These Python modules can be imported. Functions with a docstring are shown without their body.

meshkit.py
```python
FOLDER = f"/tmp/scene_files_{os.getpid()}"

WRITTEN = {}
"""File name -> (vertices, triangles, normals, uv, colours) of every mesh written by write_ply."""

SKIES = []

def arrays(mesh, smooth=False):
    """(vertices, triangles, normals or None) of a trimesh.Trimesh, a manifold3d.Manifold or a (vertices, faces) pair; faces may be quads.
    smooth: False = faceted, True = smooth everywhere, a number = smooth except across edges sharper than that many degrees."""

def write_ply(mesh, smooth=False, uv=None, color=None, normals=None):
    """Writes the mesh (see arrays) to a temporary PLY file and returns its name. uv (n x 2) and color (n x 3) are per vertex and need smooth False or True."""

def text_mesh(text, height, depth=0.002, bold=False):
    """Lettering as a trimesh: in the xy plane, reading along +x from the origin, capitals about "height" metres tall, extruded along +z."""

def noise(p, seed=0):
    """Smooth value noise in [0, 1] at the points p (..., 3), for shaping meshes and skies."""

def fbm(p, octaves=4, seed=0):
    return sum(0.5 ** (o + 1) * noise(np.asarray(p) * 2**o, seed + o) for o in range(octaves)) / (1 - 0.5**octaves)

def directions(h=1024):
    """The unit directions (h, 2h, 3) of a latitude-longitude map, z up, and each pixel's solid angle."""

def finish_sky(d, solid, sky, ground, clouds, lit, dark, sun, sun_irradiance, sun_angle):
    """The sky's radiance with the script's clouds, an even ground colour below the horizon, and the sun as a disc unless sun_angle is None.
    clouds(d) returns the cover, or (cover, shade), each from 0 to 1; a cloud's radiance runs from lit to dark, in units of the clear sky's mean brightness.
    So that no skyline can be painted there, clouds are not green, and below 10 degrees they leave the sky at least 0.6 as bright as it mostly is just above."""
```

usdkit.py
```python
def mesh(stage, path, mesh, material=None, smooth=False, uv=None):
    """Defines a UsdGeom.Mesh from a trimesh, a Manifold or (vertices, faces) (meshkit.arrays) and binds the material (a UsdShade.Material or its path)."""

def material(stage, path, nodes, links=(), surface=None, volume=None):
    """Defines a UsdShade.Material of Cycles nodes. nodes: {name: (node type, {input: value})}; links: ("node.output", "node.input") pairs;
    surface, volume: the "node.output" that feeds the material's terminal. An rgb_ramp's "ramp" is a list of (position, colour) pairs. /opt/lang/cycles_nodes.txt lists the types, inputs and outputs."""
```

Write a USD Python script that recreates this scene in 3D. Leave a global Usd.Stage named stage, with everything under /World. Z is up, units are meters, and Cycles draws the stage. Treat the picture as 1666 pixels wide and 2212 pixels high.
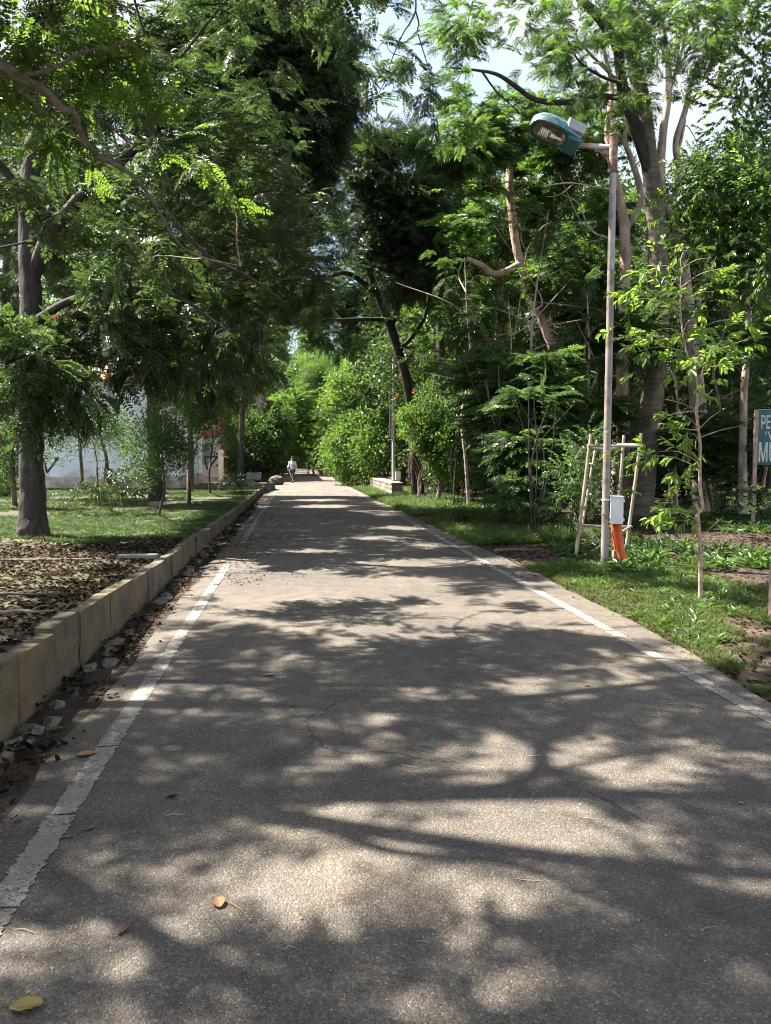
import math, numpy as np, trimesh, usdkit, meshkit
from pxr import Usd, UsdGeom, UsdLux, UsdShade, Gf, Sdf, Vt
stage = Usd.Stage.CreateInMemory()
UsdGeom.SetStageUpAxis(stage, 'Z'); UsdGeom.SetStageMetersPerUnit(stage, 1.0)
world = UsdGeom.Xform.Define(stage, '/World'); stage.SetDefaultPrim(world.GetPrim())
rng = np.random.default_rng(7)

# ------------------------------------------------------------------ camera, sky, sun, exposure
CAM = np.array([0.0, 0.0, 1.6]); YAW, PITCH = math.radians(6.775), math.radians(4.07); FPX = 1603.0
FW = np.array([math.sin(YAW)*math.cos(PITCH), math.cos(YAW)*math.cos(PITCH), -math.sin(PITCH)])
RT = np.array([math.cos(YAW), -math.sin(YAW), 0.0]); UP = np.cross(RT, FW)
cam = UsdGeom.Camera.Define(stage, '/World/camera')
cam.CreateFocalLengthAttr(25.0); cam.CreateHorizontalApertureAttr(25.0*1666/FPX); cam.CreateVerticalApertureAttr(25.0*2212/FPX)
cam.CreateClippingRangeAttr(Gf.Vec2f(0.05, 5000)); cam.CreateExposureAttr(2.4)
mt = np.eye(4); mt[0, :3], mt[1, :3], mt[2, :3], mt[3, :3] = RT, UP, -FW, CAM
cam.AddTransformOp().Set(Gf.Matrix4d(*mt.ravel().tolist()))
SUN = np.array([-0.80, 0.40, 1.16]); SUN /= np.linalg.norm(SUN)
dome = UsdLux.DomeLight.Define(stage, '/World/sky'); dome.CreateIntensityAttr(1.0)
dome.GetPrim().SetCustomDataByKey('kind', 'structure')
sky_m = usdkit.material(stage, '/World/Looks/sky_look', {
    'sky': ('sky_texture', dict(sky_type='single_scattering', sun_disc=False, sun_elevation=math.asin(SUN[2]), sun_rotation=math.atan2(SUN[0], SUN[1]), aerosol_density=1.5)),
    'tc': ('texture_coordinate', {}), 'n': ('noise_texture', dict(scale=2.2, detail=5.0, roughness=0.55)),
    'r': ('map_range', dict(from_min=0.40, from_max=0.58, to_min=0.05, to_max=0.95, clamp=True)),
    'm': ('mix', dict(mix_type='mix', color2=(2.75, 2.85, 3.0))), 'bg': ('background_shader', dict(strength=0.07))},
    [('tc.generated', 'n.vector'), ('n.fac', 'r.value'), ('r.result', 'm.fac'), ('sky.color', 'm.color1'), ('m.color', 'bg.color')], surface='bg.background')
UsdShade.MaterialBindingAPI.Apply(dome.GetPrim()).Bind(sky_m)
sun = UsdLux.DistantLight.Define(stage, '/World/sun')
sun.CreateIntensityAttr(1.25); sun.CreateAngleAttr(0.53); sun.CreateNormalizeAttr(True); sun.CreateColorAttr(Gf.Vec3f(1.0, 0.93, 0.83))
zz = SUN; xx = np.cross([0, 0, 1.0], zz); xx /= np.linalg.norm(xx); yy = np.cross(zz, xx)
ms = np.eye(4); ms[0, :3], ms[1, :3], ms[2, :3] = xx, yy, zz
sun.AddTransformOp().Set(Gf.Matrix4d(*ms.ravel().tolist()))

# ------------------------------------------------------------------ where things stand, measured on the photograph (1666 x 2212 grid)
def P(x, y, d):
    return CAM + d*(FW + RT*((x-833)/FPX) + UP*((1106-y)/FPX))
def G(x, y, z=0.0):
    r = FW + RT*((x-833)/FPX) + UP*((1106-y)/FPX); return CAM + r*((z-CAM[2])/r[2])
def depth_of(p): return (np.asarray(p)-CAM) @ FW
def proj(p):
    q = np.asarray(p)-CAM; d = np.maximum(q @ FW, 1e-3); return 833+FPX*(q @ RT)/d, 1106-FPX*(q @ UP)/d, q @ FW

# ------------------------------------------------------------------ helpers
names = {}
def numbered(path):
    k = names.get(path, -1)+1; names[path] = k
    return path if k == 0 else f'{path}_{k:03d}'
def meta(prim, label=None, cat=None, group=None, kind=None):
    for k, v in (('label', label), ('category', cat), ('group', group), ('kind', kind)):
        if v: prim.SetCustomDataByKey(k, v)
    return prim
def thing(name, label, cat, loc=(0, 0, 0), rz=0.0, group=None):
    x = UsdGeom.Xform.Define(stage, numbered('/World/'+name)); x.AddTranslateOp().Set(Gf.Vec3d(*map(float, loc)))
    if rz: x.AddRotateZOp().Set(math.degrees(rz))
    p = meta(x.GetPrim(), label, cat, group); p_loc[str(p.GetPath())] = (np.array(loc, float), rz); return p
p_loc = {}
def obj(name, mesh, mat, parent=None, smooth=False, label=None, cat=None, group=None, kind=None, worldspace=False):
    base = '/World' if parent is None else str(parent.GetPath())
    if worldspace and parent is not None:
        loc, rz = p_loc['/'.join(base.split('/')[:3])]
        v, f = vf(mesh); v = np.asarray(v)-loc; c, s = math.cos(-rz), math.sin(-rz)
        mesh = (np.stack([v[:, 0]*c-v[:, 1]*s, v[:, 0]*s+v[:, 1]*c, v[:, 2]], 1), f)
    m = usdkit.mesh(stage, numbered(base+'/'+name), mesh, mat, smooth=smooth)
    return meta(m.GetPrim(), label, cat, group, kind)
def vf(mesh):
    if isinstance(mesh, trimesh.Trimesh): return np.array(mesh.vertices), np.array(mesh.faces)
    if hasattr(mesh, 'to_mesh'):
        m = mesh.to_mesh(); return np.array(m.vert_properties[:, :3]), np.array(m.tri_verts)
    v, f = np.asarray(mesh[0], float), np.asarray(mesh[1], int)
    if f.shape[1] == 4: f = np.vstack([f[:, [0, 1, 2]], f[:, [0, 2, 3]]])
    return v, f
def join(ms):
    V, F, n = [], [], 0
    for m in ms:
        v, f = vf(m); V.append(v); F.append(f+n); n += len(v)
    return np.vstack(V), np.vstack(F)
def crom(pts, n):
    pts = np.asarray(pts, float); k = len(pts)
    if k < 3: t = np.linspace(0, 1, n)[:, None]; return pts[0]*(1-t)+pts[-1]*t
    q = np.vstack([2*pts[0]-pts[1], pts, 2*pts[-1]-pts[-2]]); out = []
    for u in np.linspace(0, k-1-1e-9, n):
        i = int(u); t = u-i; a, b, c, d = q[i:i+4]
        out.append(.5*(2*b+(c-a)*t+(2*a-5*b+4*c-d)*t*t+(3*b-a-3*c+d)*t**3))
    return np.array(out)
def tube(pts, radii, sides=8, n=None, rough=0.0, seed=0, cap=True):
    radii = np.atleast_1d(np.asarray(radii, float)); k = len(pts); n = n or max(2, 4*(k-1)+1)
    p = crom(pts, n); r = np.interp(np.linspace(0, 1, n), np.linspace(0, 1, len(radii)), radii) if len(radii) > 1 else np.full(n, radii[0])
    t = np.gradient(p, axis=0); t /= np.linalg.norm(t, axis=1, keepdims=True)+1e-12
    a = np.cross(t[0], [0, 0, 1.0] if abs(t[0, 2]) < .9 else [1.0, 0, 0]); a /= np.linalg.norm(a); A = []
    for i in range(n):
        a = a-t[i]*(a @ t[i]); a /= np.linalg.norm(a)+1e-12; A.append(a)
    A = np.array(A); B = np.cross(t, A); ang = np.arange(sides)*2*math.pi/sides
    v = p[:, None]+r[:, None, None]*(np.cos(ang)[None, :, None]*A[:, None]+np.sin(ang)[None, :, None]*B[:, None])
    if rough >= .13 and r.max() > .1:
        v = v+(v-p[:, None])/np.maximum(r[:, None, None], .01)*((meshkit.fbm(v*np.array([16, 16, 3.0])+seed*5.1, 3, seed+9)-.5)*.035)[..., None]
    if rough:
        w = (meshkit.fbm(v/np.maximum(r.mean(), .01)*.7, 3, seed)-.5)*2*rough
        v = p[:, None]+(v-p[:, None])*(1+w[..., None])
    i, j = np.meshgrid(np.arange(n-1), np.arange(sides), indexing='ij')
    q = np.stack([i*sides+j, i*sides+(j+1) % sides, (i+1)*sides+(j+1) % sides, (i+1)*sides+j], -1).reshape(-1, 4)
    f = np.vstack([q[:, [0, 1, 2]], q[:, [0, 2, 3]]]); v = v.reshape(-1, 3)
    if cap:
        m = len(v); v = np.vstack([v, p[0], p[-1]]); e = (n-1)*sides; jj = np.arange(sides)
        f = np.vstack([f, np.stack([np.full(sides, m), (jj+1) % sides, jj], 1), np.stack([np.full(sides, m+1), e+jj, e+(jj+1) % sides], 1)])
    return v, f
def box(x0, x1, y0, y1, z0, z1):
    m = trimesh.creation.box([x1-x0, y1-y0, z1-z0]); m.apply_translation([(x0+x1)/2, (y0+y1)/2, (z0+z1)/2]); return m
def bevel_box(sx, sy, sz, b=0.01):
    pts = []
    for ax in range(3):
        for s in np.ndindex(2, 2, 2):
            h = np.array([sx, sy, sz])/2-b; h[ax] += b; pts.append(h*(np.array(s)*2-1))
    return trimesh.convex.convex_hull(np.array(pts))
def moved(m, loc=(0, 0, 0), rz=0.0, R=None):
    v, f = vf(m)
    if R is not None: v = v @ np.asarray(R).T
    c, s = math.cos(rz), math.sin(rz); v = np.stack([v[:, 0]*c-v[:, 1]*s, v[:, 0]*s+v[:, 1]*c, v[:, 2]], 1)
    return v+np.asarray(loc, float), f
def rock(size, seed, sub=3, amp=.35, flat=1.0):
    m = trimesh.creation.icosphere(sub, 1.0); v = np.array(m.vertices)
    n = meshkit.fbm(v*1.3+seed*7.1, 4, seed); v = v*(1+amp*(n-.5)*2)[:, None]
    v = np.sign(v)*np.abs(v)**.8
    return v*np.asarray(size)/2, np.array(m.faces)
def shard(size, seed, n=16):
    r = np.random.default_rng(seed+900); p = r.normal(0, 1, (n, 3)); p /= np.linalg.norm(p, axis=1, keepdims=True); p *= r.uniform(.75, 1.1, (n, 1))
    return trimesh.convex.convex_hull(np.clip(p, -.85, .85)*np.asarray(size)/1.7)
def grid_sheet(xs, ys, zf):
    X, Y = np.meshgrid(xs, ys, indexing='ij'); Z = zf(X, Y); nx, ny = len(xs), len(ys)
    i, j = np.meshgrid(np.arange(nx-1), np.arange(ny-1), indexing='ij')
    q = np.stack([i*ny+j, (i+1)*ny+j, (i+1)*ny+j+1, i*ny+j+1], -1).reshape(-1, 4)
    return np.stack([X, Y, Z], -1).reshape(-1, 3), q
def quats(fwd, roll=0.0):
    """Orientation with local +x along fwd and local +z as upward as can be, then rolled."""
    f = fwd/np.linalg.norm(fwd, axis=1, keepdims=True); u = np.tile([0, 0, 1.0], (len(f), 1))
    bad = np.abs(f[:, 2]) > .97; u[bad] = [1.0, 0, 0]
    y = np.cross(u, f); y /= np.linalg.norm(y, axis=1, keepdims=True); z = np.cross(f, y)
    c, s = np.cos(roll)[:, None], np.sin(roll)[:, None]; y, z = y*c+z*s, z*c-y*s
    from scipy.spatial.transform import Rotation
    return Rotation.from_matrix(np.stack([f, y, z], -1)).as_quat()
def instancer(path, protos, pos, q, scale, idx, kind='stuff', label=None, cat=None):
    """protos: list of (mesh, material, name)"""
    pi = UsdGeom.PointInstancer.Define(stage, path)
    for k, (m, mat, nm) in enumerate(protos):
        mp = usdkit.mesh(stage, f'{path}/{nm}' + (f'_{k:03d}' if k else ''), m, mat, smooth=False)
        pi.CreatePrototypesRel().AddTarget(mp.GetPath())
    pi.CreatePositionsAttr(Vt.Vec3fArray.FromNumpy(np.asarray(pos, np.float32)))
    pi.CreateOrientationsAttr(Vt.QuathArray([Gf.Quath(float(a[3]), float(a[0]), float(a[1]), float(a[2])) for a in q]))
    s = np.asarray(scale, np.float32); s = np.repeat(s[:, None], 3, 1) if s.ndim == 1 else s
    pi.CreateScalesAttr(Vt.Vec3fArray.FromNumpy(np.ascontiguousarray(s)))
    pi.CreateProtoIndicesAttr(Vt.IntArray.FromNumpy(np.asarray(idx, np.int32)))
    return meta(pi.GetPrim(), label, cat, None, kind)

# ------------------------------------------------------------------ materials
def M(name, nodes, links, surface='p.BSDF'):
    return usdkit.material(stage, '/World/Looks/'+name, nodes, links, surface=surface)
def noisy(name, c1, c2, scale=6.0, rough=.8, bump=.3, bdist=.01, bscale=40.0, stretch=(1, 1, 1), detail=5.0, lo=.35, hi=.65, metallic=0.0, spec=.5, c3=None, s3=1.3):
    nodes = {'g': ('geometry', {}), 'mp': ('mapping', dict(scale=stretch)), 'n': ('noise_texture', dict(scale=scale, detail=detail, roughness=.6)),
             'r': ('rgb_ramp', dict(ramp=[(lo, c1), (hi, c2)])), 'nb': ('noise_texture', dict(scale=bscale, detail=4.0, roughness=.65)),
             'b': ('bump', dict(strength=bump, distance=bdist)), 'p': ('principled_bsdf', dict(roughness=rough, metallic=metallic, specular_ior_level=spec))}
    links = [('g.position', 'mp.vector'), ('mp.vector', 'n.vector'), ('n.fac', 'r.fac'), ('mp.vector', 'nb.vector'), ('nb.fac', 'b.height'), ('b.normal', 'p.normal')]
    if c3 is not None:
        nodes |= {'n3': ('noise_texture', dict(scale=s3, detail=3.0)), 'r3': ('map_range', dict(from_min=.5, from_max=.66, clamp=True)), 'm3': ('mix', dict(color2=c3))}
        links += [('g.position', 'n3.vector'), ('n3.fac', 'r3.value'), ('r3.result', 'm3.fac'), ('r.color', 'm3.color1'), ('m3.color', 'p.base_color')]
    else: links.append(('r.color', 'p.base_color'))
    return M(name, nodes, links)
def leafmat(name, c, t, trans=.35, rough=.4, spec=.5, vary=.45, old=.965):
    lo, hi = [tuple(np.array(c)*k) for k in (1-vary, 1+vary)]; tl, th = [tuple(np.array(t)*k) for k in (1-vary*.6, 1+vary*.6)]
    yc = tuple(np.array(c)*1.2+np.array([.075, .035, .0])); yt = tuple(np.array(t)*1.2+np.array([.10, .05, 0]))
    return M(name, {'o': ('object_info', {}), 'g': ('geometry', {}), 'w': ('math', dict(math_type='add')), 'w2': ('math', dict(math_type='multiply', value2=.5)),
        'y': ('math', dict(math_type='greater_than', value2=old)), 'r': ('rgb_ramp', dict(ramp=[(.08, lo), (.92, hi)])), 'rt': ('rgb_ramp', dict(ramp=[(.08, tl), (.92, th)])),
        'my': ('mix', dict(color2=yc)), 'myt': ('mix', dict(color2=yt)), 'p': ('principled_bsdf', dict(roughness=rough, specular_ior_level=spec)), 'tr': ('translucent_bsdf', {}), 'm': ('mix_closure', dict(fac=trans))},
        [('o.random', 'w.value1'), ('g.random_per_island', 'w.value2'), ('w.value', 'w2.value1'), ('g.random_per_island', 'y.value1'), ('w2.value', 'r.fac'), ('w2.value', 'rt.fac'), ('r.color', 'my.color1'), ('rt.color', 'myt.color1'), ('y.value', 'my.fac'), ('y.value', 'myt.fac'),
         ('my.color', 'p.base_color'), ('myt.color', 'tr.color'), ('p.BSDF', 'm.closure1'), ('tr.BSDF', 'm.closure2')], surface='m.closure')
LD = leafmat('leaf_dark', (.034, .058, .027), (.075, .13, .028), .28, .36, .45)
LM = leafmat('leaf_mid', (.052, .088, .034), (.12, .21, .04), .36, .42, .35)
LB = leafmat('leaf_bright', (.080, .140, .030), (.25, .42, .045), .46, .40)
LF = leafmat('leaf_feather', (.050, .094, .036), (.12, .23, .04), .38, .5)
LFB = leafmat('leaf_feather_bright', (.070, .140, .035), (.20, .38, .04), .42, .5)
LS = leafmat('leaf_sapling', (.13, .22, .045), (.34, .54, .07), .45, .35, .5, .3)
LG = leafmat('leaf_shrub', (.060, .125, .035), (.18, .34, .05), .40, .42)
LGR = leafmat('grass_blade', (.050, .105, .022), (.12, .22, .03), .35, .5)
LGY = leafmat('grass_yellow', (.13, .14, .045), (.24, .26, .07), .35, .6, .3)
LGD = leafmat('grass_dull', (.045, .070, .022), (.08, .12, .03), .3, .6, .3)
LGB = leafmat('grass_bright', (.085, .135, .034), (.20, .30, .05), .36, .5, .4, .6)
LLIT = leafmat('dead_leaf', (.088, .048, .030), (.11, .055, .025), .2, .85, .05, .5)
LLITD = leafmat('dead_leaf_dark', (.032, .017, .010), (.04, .022, .012), .12, .85, .05, .7)
MFLO = leafmat('flower_orange', (.65, .13, .02), (.6, .15, .03), .3, .5)
MFLR = leafmat('flower_red', (.55, .04, .02), (.5, .06, .03), .3, .5)
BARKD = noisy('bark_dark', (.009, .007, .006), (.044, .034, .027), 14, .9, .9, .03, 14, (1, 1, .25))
BARKM = noisy('bark_brown', (.075, .055, .043), (.19, .145, .115), 7, .9, .8, .025, 16, (1, 1, .35))
BARKP = noisy('bark_pale', (.17, .13, .10), (.42, .35, .29), 5, .85, .6, .02, 18, (1, 1, .4))
BARKR = noisy('bark_pinkish', (.20, .125, .09), (.46, .33, .26), 6, .85, .8, .02, 20, (1, 1, .25))
BARKG = noisy('bark_ringed', (.060, .045, .034), (.145, .112, .088), 4, .85, .6, .015, 9, (.5, .5, 2.2))
BOUGH = noisy('bough_bark', (.045, .034, .027), (.13, .10, .08), 14, .9, .9, .012, 40, (1, 1, 1))
TWIG = noisy('twig_brown', (.09, .065, .05), (.22, .17, .13), 10, .8, .3)
TWIGD = noisy('twig_dark', (.025, .02, .017), (.06, .05, .04), 10, .85, .3)

# asphalt: worn aggregate, tan dust toward the edges
ASPH = M('asphalt', {'g': ('geometry', {}), 'v': ('voronoi_texture', dict(scale=140.0, feature='f1', randomness=1.0)), 'v2': ('voronoi_texture', dict(scale=150.0)),
    'sep': ('separate_color', {}), 'rs': ('rgb_ramp', dict(ramp=[(0.0, (.060, .051, .043)), (.45, (.086, .077, .069)), (.86, (.110, .098, .086)), (.96, (.155, .138, .120)), (1.0, (.21, .185, .155))])),
    'nl': ('noise_texture', dict(scale=.55, detail=4.0)), 'nm': ('noise_texture', dict(scale=5.0, detail=4.0)), 'rl': ('rgb_ramp', dict(ramp=[(.28, (.66, .65, .65)), (.5, (1.0, .97, .92)), (.72, (1.30, 1.20, 1.05))])),
    'rm': ('rgb_ramp', dict(ramp=[(.3, (.76, .75, .74)), (.7, (1.20, 1.17, 1.12))])), 'm1': ('mix', dict(mix_type='multiply', fac=1.0)), 'm2': ('mix', dict(mix_type='multiply', fac=1.0)),
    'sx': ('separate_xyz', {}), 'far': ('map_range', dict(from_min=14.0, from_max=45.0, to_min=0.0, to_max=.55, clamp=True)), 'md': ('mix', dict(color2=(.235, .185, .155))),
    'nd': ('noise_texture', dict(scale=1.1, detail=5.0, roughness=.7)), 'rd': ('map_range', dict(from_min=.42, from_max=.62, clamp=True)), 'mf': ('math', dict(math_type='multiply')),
    'cr': ('voronoi_texture', dict(feature='distance_to_edge', scale=.55)), 'cw': ('noise_texture', dict(scale=2.0, detail=5.0)), 'cadd': ('vector_math', dict(math_type='multiply_add', vector2=(.55, .55, .0))),
    'cm': ('map_range', dict(from_min=.002, from_max=.009, to_min=.75, to_max=0.0, clamp=True)), 'mc': ('mix', dict(color2=(.018, .015, .013))), 'nc': ('noise_texture', dict(scale=.35)), 'rc': ('map_range', dict(from_min=.5, from_max=.6, clamp=True)), 'mcc': ('math', dict(math_type='multiply')),
    'b': ('bump', dict(strength=.9, distance=.0042, invert=True)), 'p': ('principled_bsdf', dict(roughness=.78, specular_ior_level=.45))},
    [('g.position', 'v.vector'), ('g.position', 'v2.vector'), ('v.color', 'sep.color'), ('sep.r', 'rs.fac'), ('g.position', 'nl.vector'), ('g.position', 'nm.vector'), ('nl.fac', 'rl.fac'), ('nm.fac', 'rm.fac'),
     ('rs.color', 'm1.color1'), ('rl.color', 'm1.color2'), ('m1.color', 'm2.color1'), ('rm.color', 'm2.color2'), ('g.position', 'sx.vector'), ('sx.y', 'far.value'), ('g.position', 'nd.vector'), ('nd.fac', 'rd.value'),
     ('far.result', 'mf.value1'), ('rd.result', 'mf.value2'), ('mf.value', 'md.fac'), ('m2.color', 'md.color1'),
     ('g.position', 'cw.vector'), ('cw.color', 'cadd.vector1'), ('g.position', 'cadd.vector3'), ('cadd.vector', 'cr.vector'), ('cr.distance', 'cm.value'), ('g.position', 'nc.vector'), ('nc.fac', 'rc.value'), ('cm.result', 'mcc.value1'), ('rc.result', 'mcc.value2'), ('mcc.value', 'mc.fac'), ('md.color', 'mc.color1'),
     ('mc.color', 'p.base_color'), ('v.distance', 'b.height'), ('b.normal', 'p.normal')])
PAINT = M('road_paint', {'g': ('geometry', {}), 'v': ('voronoi_texture', dict(scale=140.0)), 'sep': ('separate_color', {}), 'n1': ('noise_texture', dict(scale=2.6, detail=4.0)), 'n2': ('noise_texture', dict(scale=34.0, detail=5.0, roughness=.7)),
    'a1': ('math', dict(math_type='multiply_add', value2=.9, value3=0.0)), 'a2': ('math', dict(math_type='multiply_add', value2=.35)), 'a3': ('math', dict(math_type='add')), 'mr': ('map_range', dict(from_min=1.16, from_max=1.36, clamp=True)),
    'rp': ('rgb_ramp', dict(ramp=[(.3, (.175, .156, .137)), (.7, (.285, .258, .23))])), 'mx': ('mix', dict(color2=(.080, .071, .062))), 'b': ('bump', dict(strength=.8, distance=.004, invert=True)), 'p': ('principled_bsdf', dict(roughness=.82, specular_ior_level=.3))},
    [('g.position', 'v.vector'), ('g.position', 'n1.vector'), ('g.position', 'n2.vector'), ('v.color', 'sep.color'), ('n1.fac', 'a1.value1'), ('sep.r', 'a2.value1'), ('a1.value', 'a2.value3'), ('a2.value', 'a3.value1'), ('n2.fac', 'a3.value2'), ('a3.value', 'mr.value'), ('mr.result', 'mx.fac'), ('n1.fac', 'rp.fac'), ('rp.color', 'mx.color1'), ('mx.color', 'p.base_color'), ('v.distance', 'b.height'), ('b.normal', 'p.normal')])
SOIL = noisy('soil', (.032, .026, .020), (.078, .063, .047), 3.0, .97, 1.0, .03, 22, c3=(.095, .074, .054), s3=.7, spec=.15)
LAWNSOIL = noisy('lawn_soil', (.035, .040, .018), (.085, .090, .038), 2.5, .95, 1.0, .03, 25, c3=(.075, .055, .04), s3=.6)
STONE = noisy('kerb_granite', (.050, .038, .023), (.140, .102, .056), 4, .9, 1.0, .03, 14, c3=(.135, .078, .032), s3=1.4, lo=.3, hi=.72)
STONED = noisy('kerb_granite_dark', (.045, .039, .026), (.125, .105, .068), 5, .88, .9, .02, 16, c3=(.09, .085, .06), s3=1.7)
RUBBLE = noisy('rubble_stone', (.085, .068, .052), (.25, .21, .165), 16, .92, 1.0, .02, 60, c3=(.10, .075, .05), s3=5)
CONC = noisy('concrete_old', (.13, .125, .115), (.27, .255, .235), 5, .9, .6, .01, 30, c3=(.09, .09, .08), s3=2.0)
WHITEW = noisy('whitewash', (.66, .70, .76), (.80, .83, .87), 2.2, .85, .25, .01, 12, (1, 1, .22), c3=(.47, .46, .43), s3=.8)
DAMP = noisy('damp_plaster', (.30, .24, .19), (.55, .50, .45), 2.5, .9, .3, .01, 12)
CREAM = noisy('cream_plaster', (.60, .53, .40), (.74, .67, .53), 1.5, .85, .2, .01, 12)
REDP = noisy('red_paint', (.42, .075, .045), (.55, .13, .08), 2.5, .7, .2)
TILE = noisy('clay_tile', (.22, .07, .045), (.36, .13, .08), 4, .85, .4)
GALV = noisy('galvanised_steel', (.15, .145, .14), (.27, .26, .25), 12, .42, .25, .003, 60, (1, 1, .3), metallic=.75, c3=(.30, .25, .22), s3=6)
POLEP = noisy('pole_weathered', (.15, .128, .115), (.25, .22, .20), 8, .55, .25, .003, 50, (1, 1, .25), metallic=.15, c3=(.13, .095, .075), s3=5)
RUST = noisy('rusted_iron', (.085, .043, .030), (.175, .095, .066), 14, .85, .6, .004, 60, c3=(.30, .25, .22), s3=9)
ARMP = noisy('arm_paint_worn', (.33, .31, .27), (.45, .43, .38), 10, .7, .3, .003, 50, c3=(.23, .13, .085), s3=7)
TEAL = noisy('teal_paint', (.012, .092, .098), (.030, .155, .158), 7, .55, .3, .002, 40, c3=(.18, .22, .22), s3=8)
TEALD = noisy('teal_dark', (.010, .055, .055), (.02, .10, .10), 8, .55, .3, .002, 40)
GREYF = noisy('faded_grey_paint', (.20, .195, .21), (.32, .31, .32), 8, .7, .3, .002, 40)
BLACKR = noisy('black_rubber', (.012, .012, .013), (.03, .03, .032), 8, .6, .2)
REFL = noisy('reflector_cream', (.17, .13, .085), (.33, .28, .20), 6, .45, .1)
LAMPW = noisy('lamp_glass', (.70, .68, .60), (.82, .80, .74), 6, .3, .05)
WBOX = noisy('white_box_paint', (.66, .66, .63), (.78, .78, .75), 5, .45, .1, c3=(.55, .54, .50), s3=4)
ORNG = noisy('orange_conduit', (.52, .105, .030), (.68, .17, .055), 5, .5, .15)
PVC = noisy('pvc_beige', (.50, .40, .25), (.62, .52, .36), 4, .5, .15)
BAMB = noisy('bamboo_grey', (.17, .135, .095), (.31, .255, .185), 9, .7, .35, .004, 40, (1, 1, .3))
SIGNG = noisy('sign_green', (.004, .052, .046), (.010, .085, .075), 5, .5, .1)
SIGNW = noisy('sign_white', (.30, .30, .285), (.44, .44, .42), 9, .6, .1)
SIGNP = noisy('sign_post_paint', (.17, .115, .09), (.32, .23, .19), 8, .7, .3)
YEL = noisy('yellow_paint', (.62, .34, .04), (.70, .42, .06), 8, .7, .1)
WINW = M('window_dark', {'p': ('principled_bsdf', dict(base_color=(.03, .035, .04), roughness=.15))}, [])
def plain(name, c, rough=.6, metallic=0.0): return noisy(name, tuple(np.array(c)*.85), tuple(np.array(c)*1.15), 9, rough, .15, .004, 40, metallic=metallic)
PALES = plain('pale_steel', (.42, .42, .42), .5, .2); SKIN = plain('skin', (.14, .075, .05)); SHIRT = plain('shirt', (.44, .42, .49), .85); TROU = plain('trousers', (.035, .033, .036), .85); HAIR = plain('hair', (.012, .011, .011), .7)
STEELW = plain('cane_white', (.75, .75, .72), .5); BLUEP = plain('blue_paint', (.10, .30, .36)); YELP = plain('yellow_pole', (.65, .48, .06)); GREYM = plain('grey_metal', (.20, .20, .21), .4, .5)
SCOOT = plain('scooter_paint', (.30, .30, .33), .3, .3); PASTEL = plain('pastel_kerb', (.55, .40, .55)); PASTEL2 = plain('mint_kerb', (.40, .62, .56)); PINKS = plain('pink_slab', (.55, .28, .26)); STRAW = plain('dry_straw', (.42, .33, .22), .8)

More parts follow.
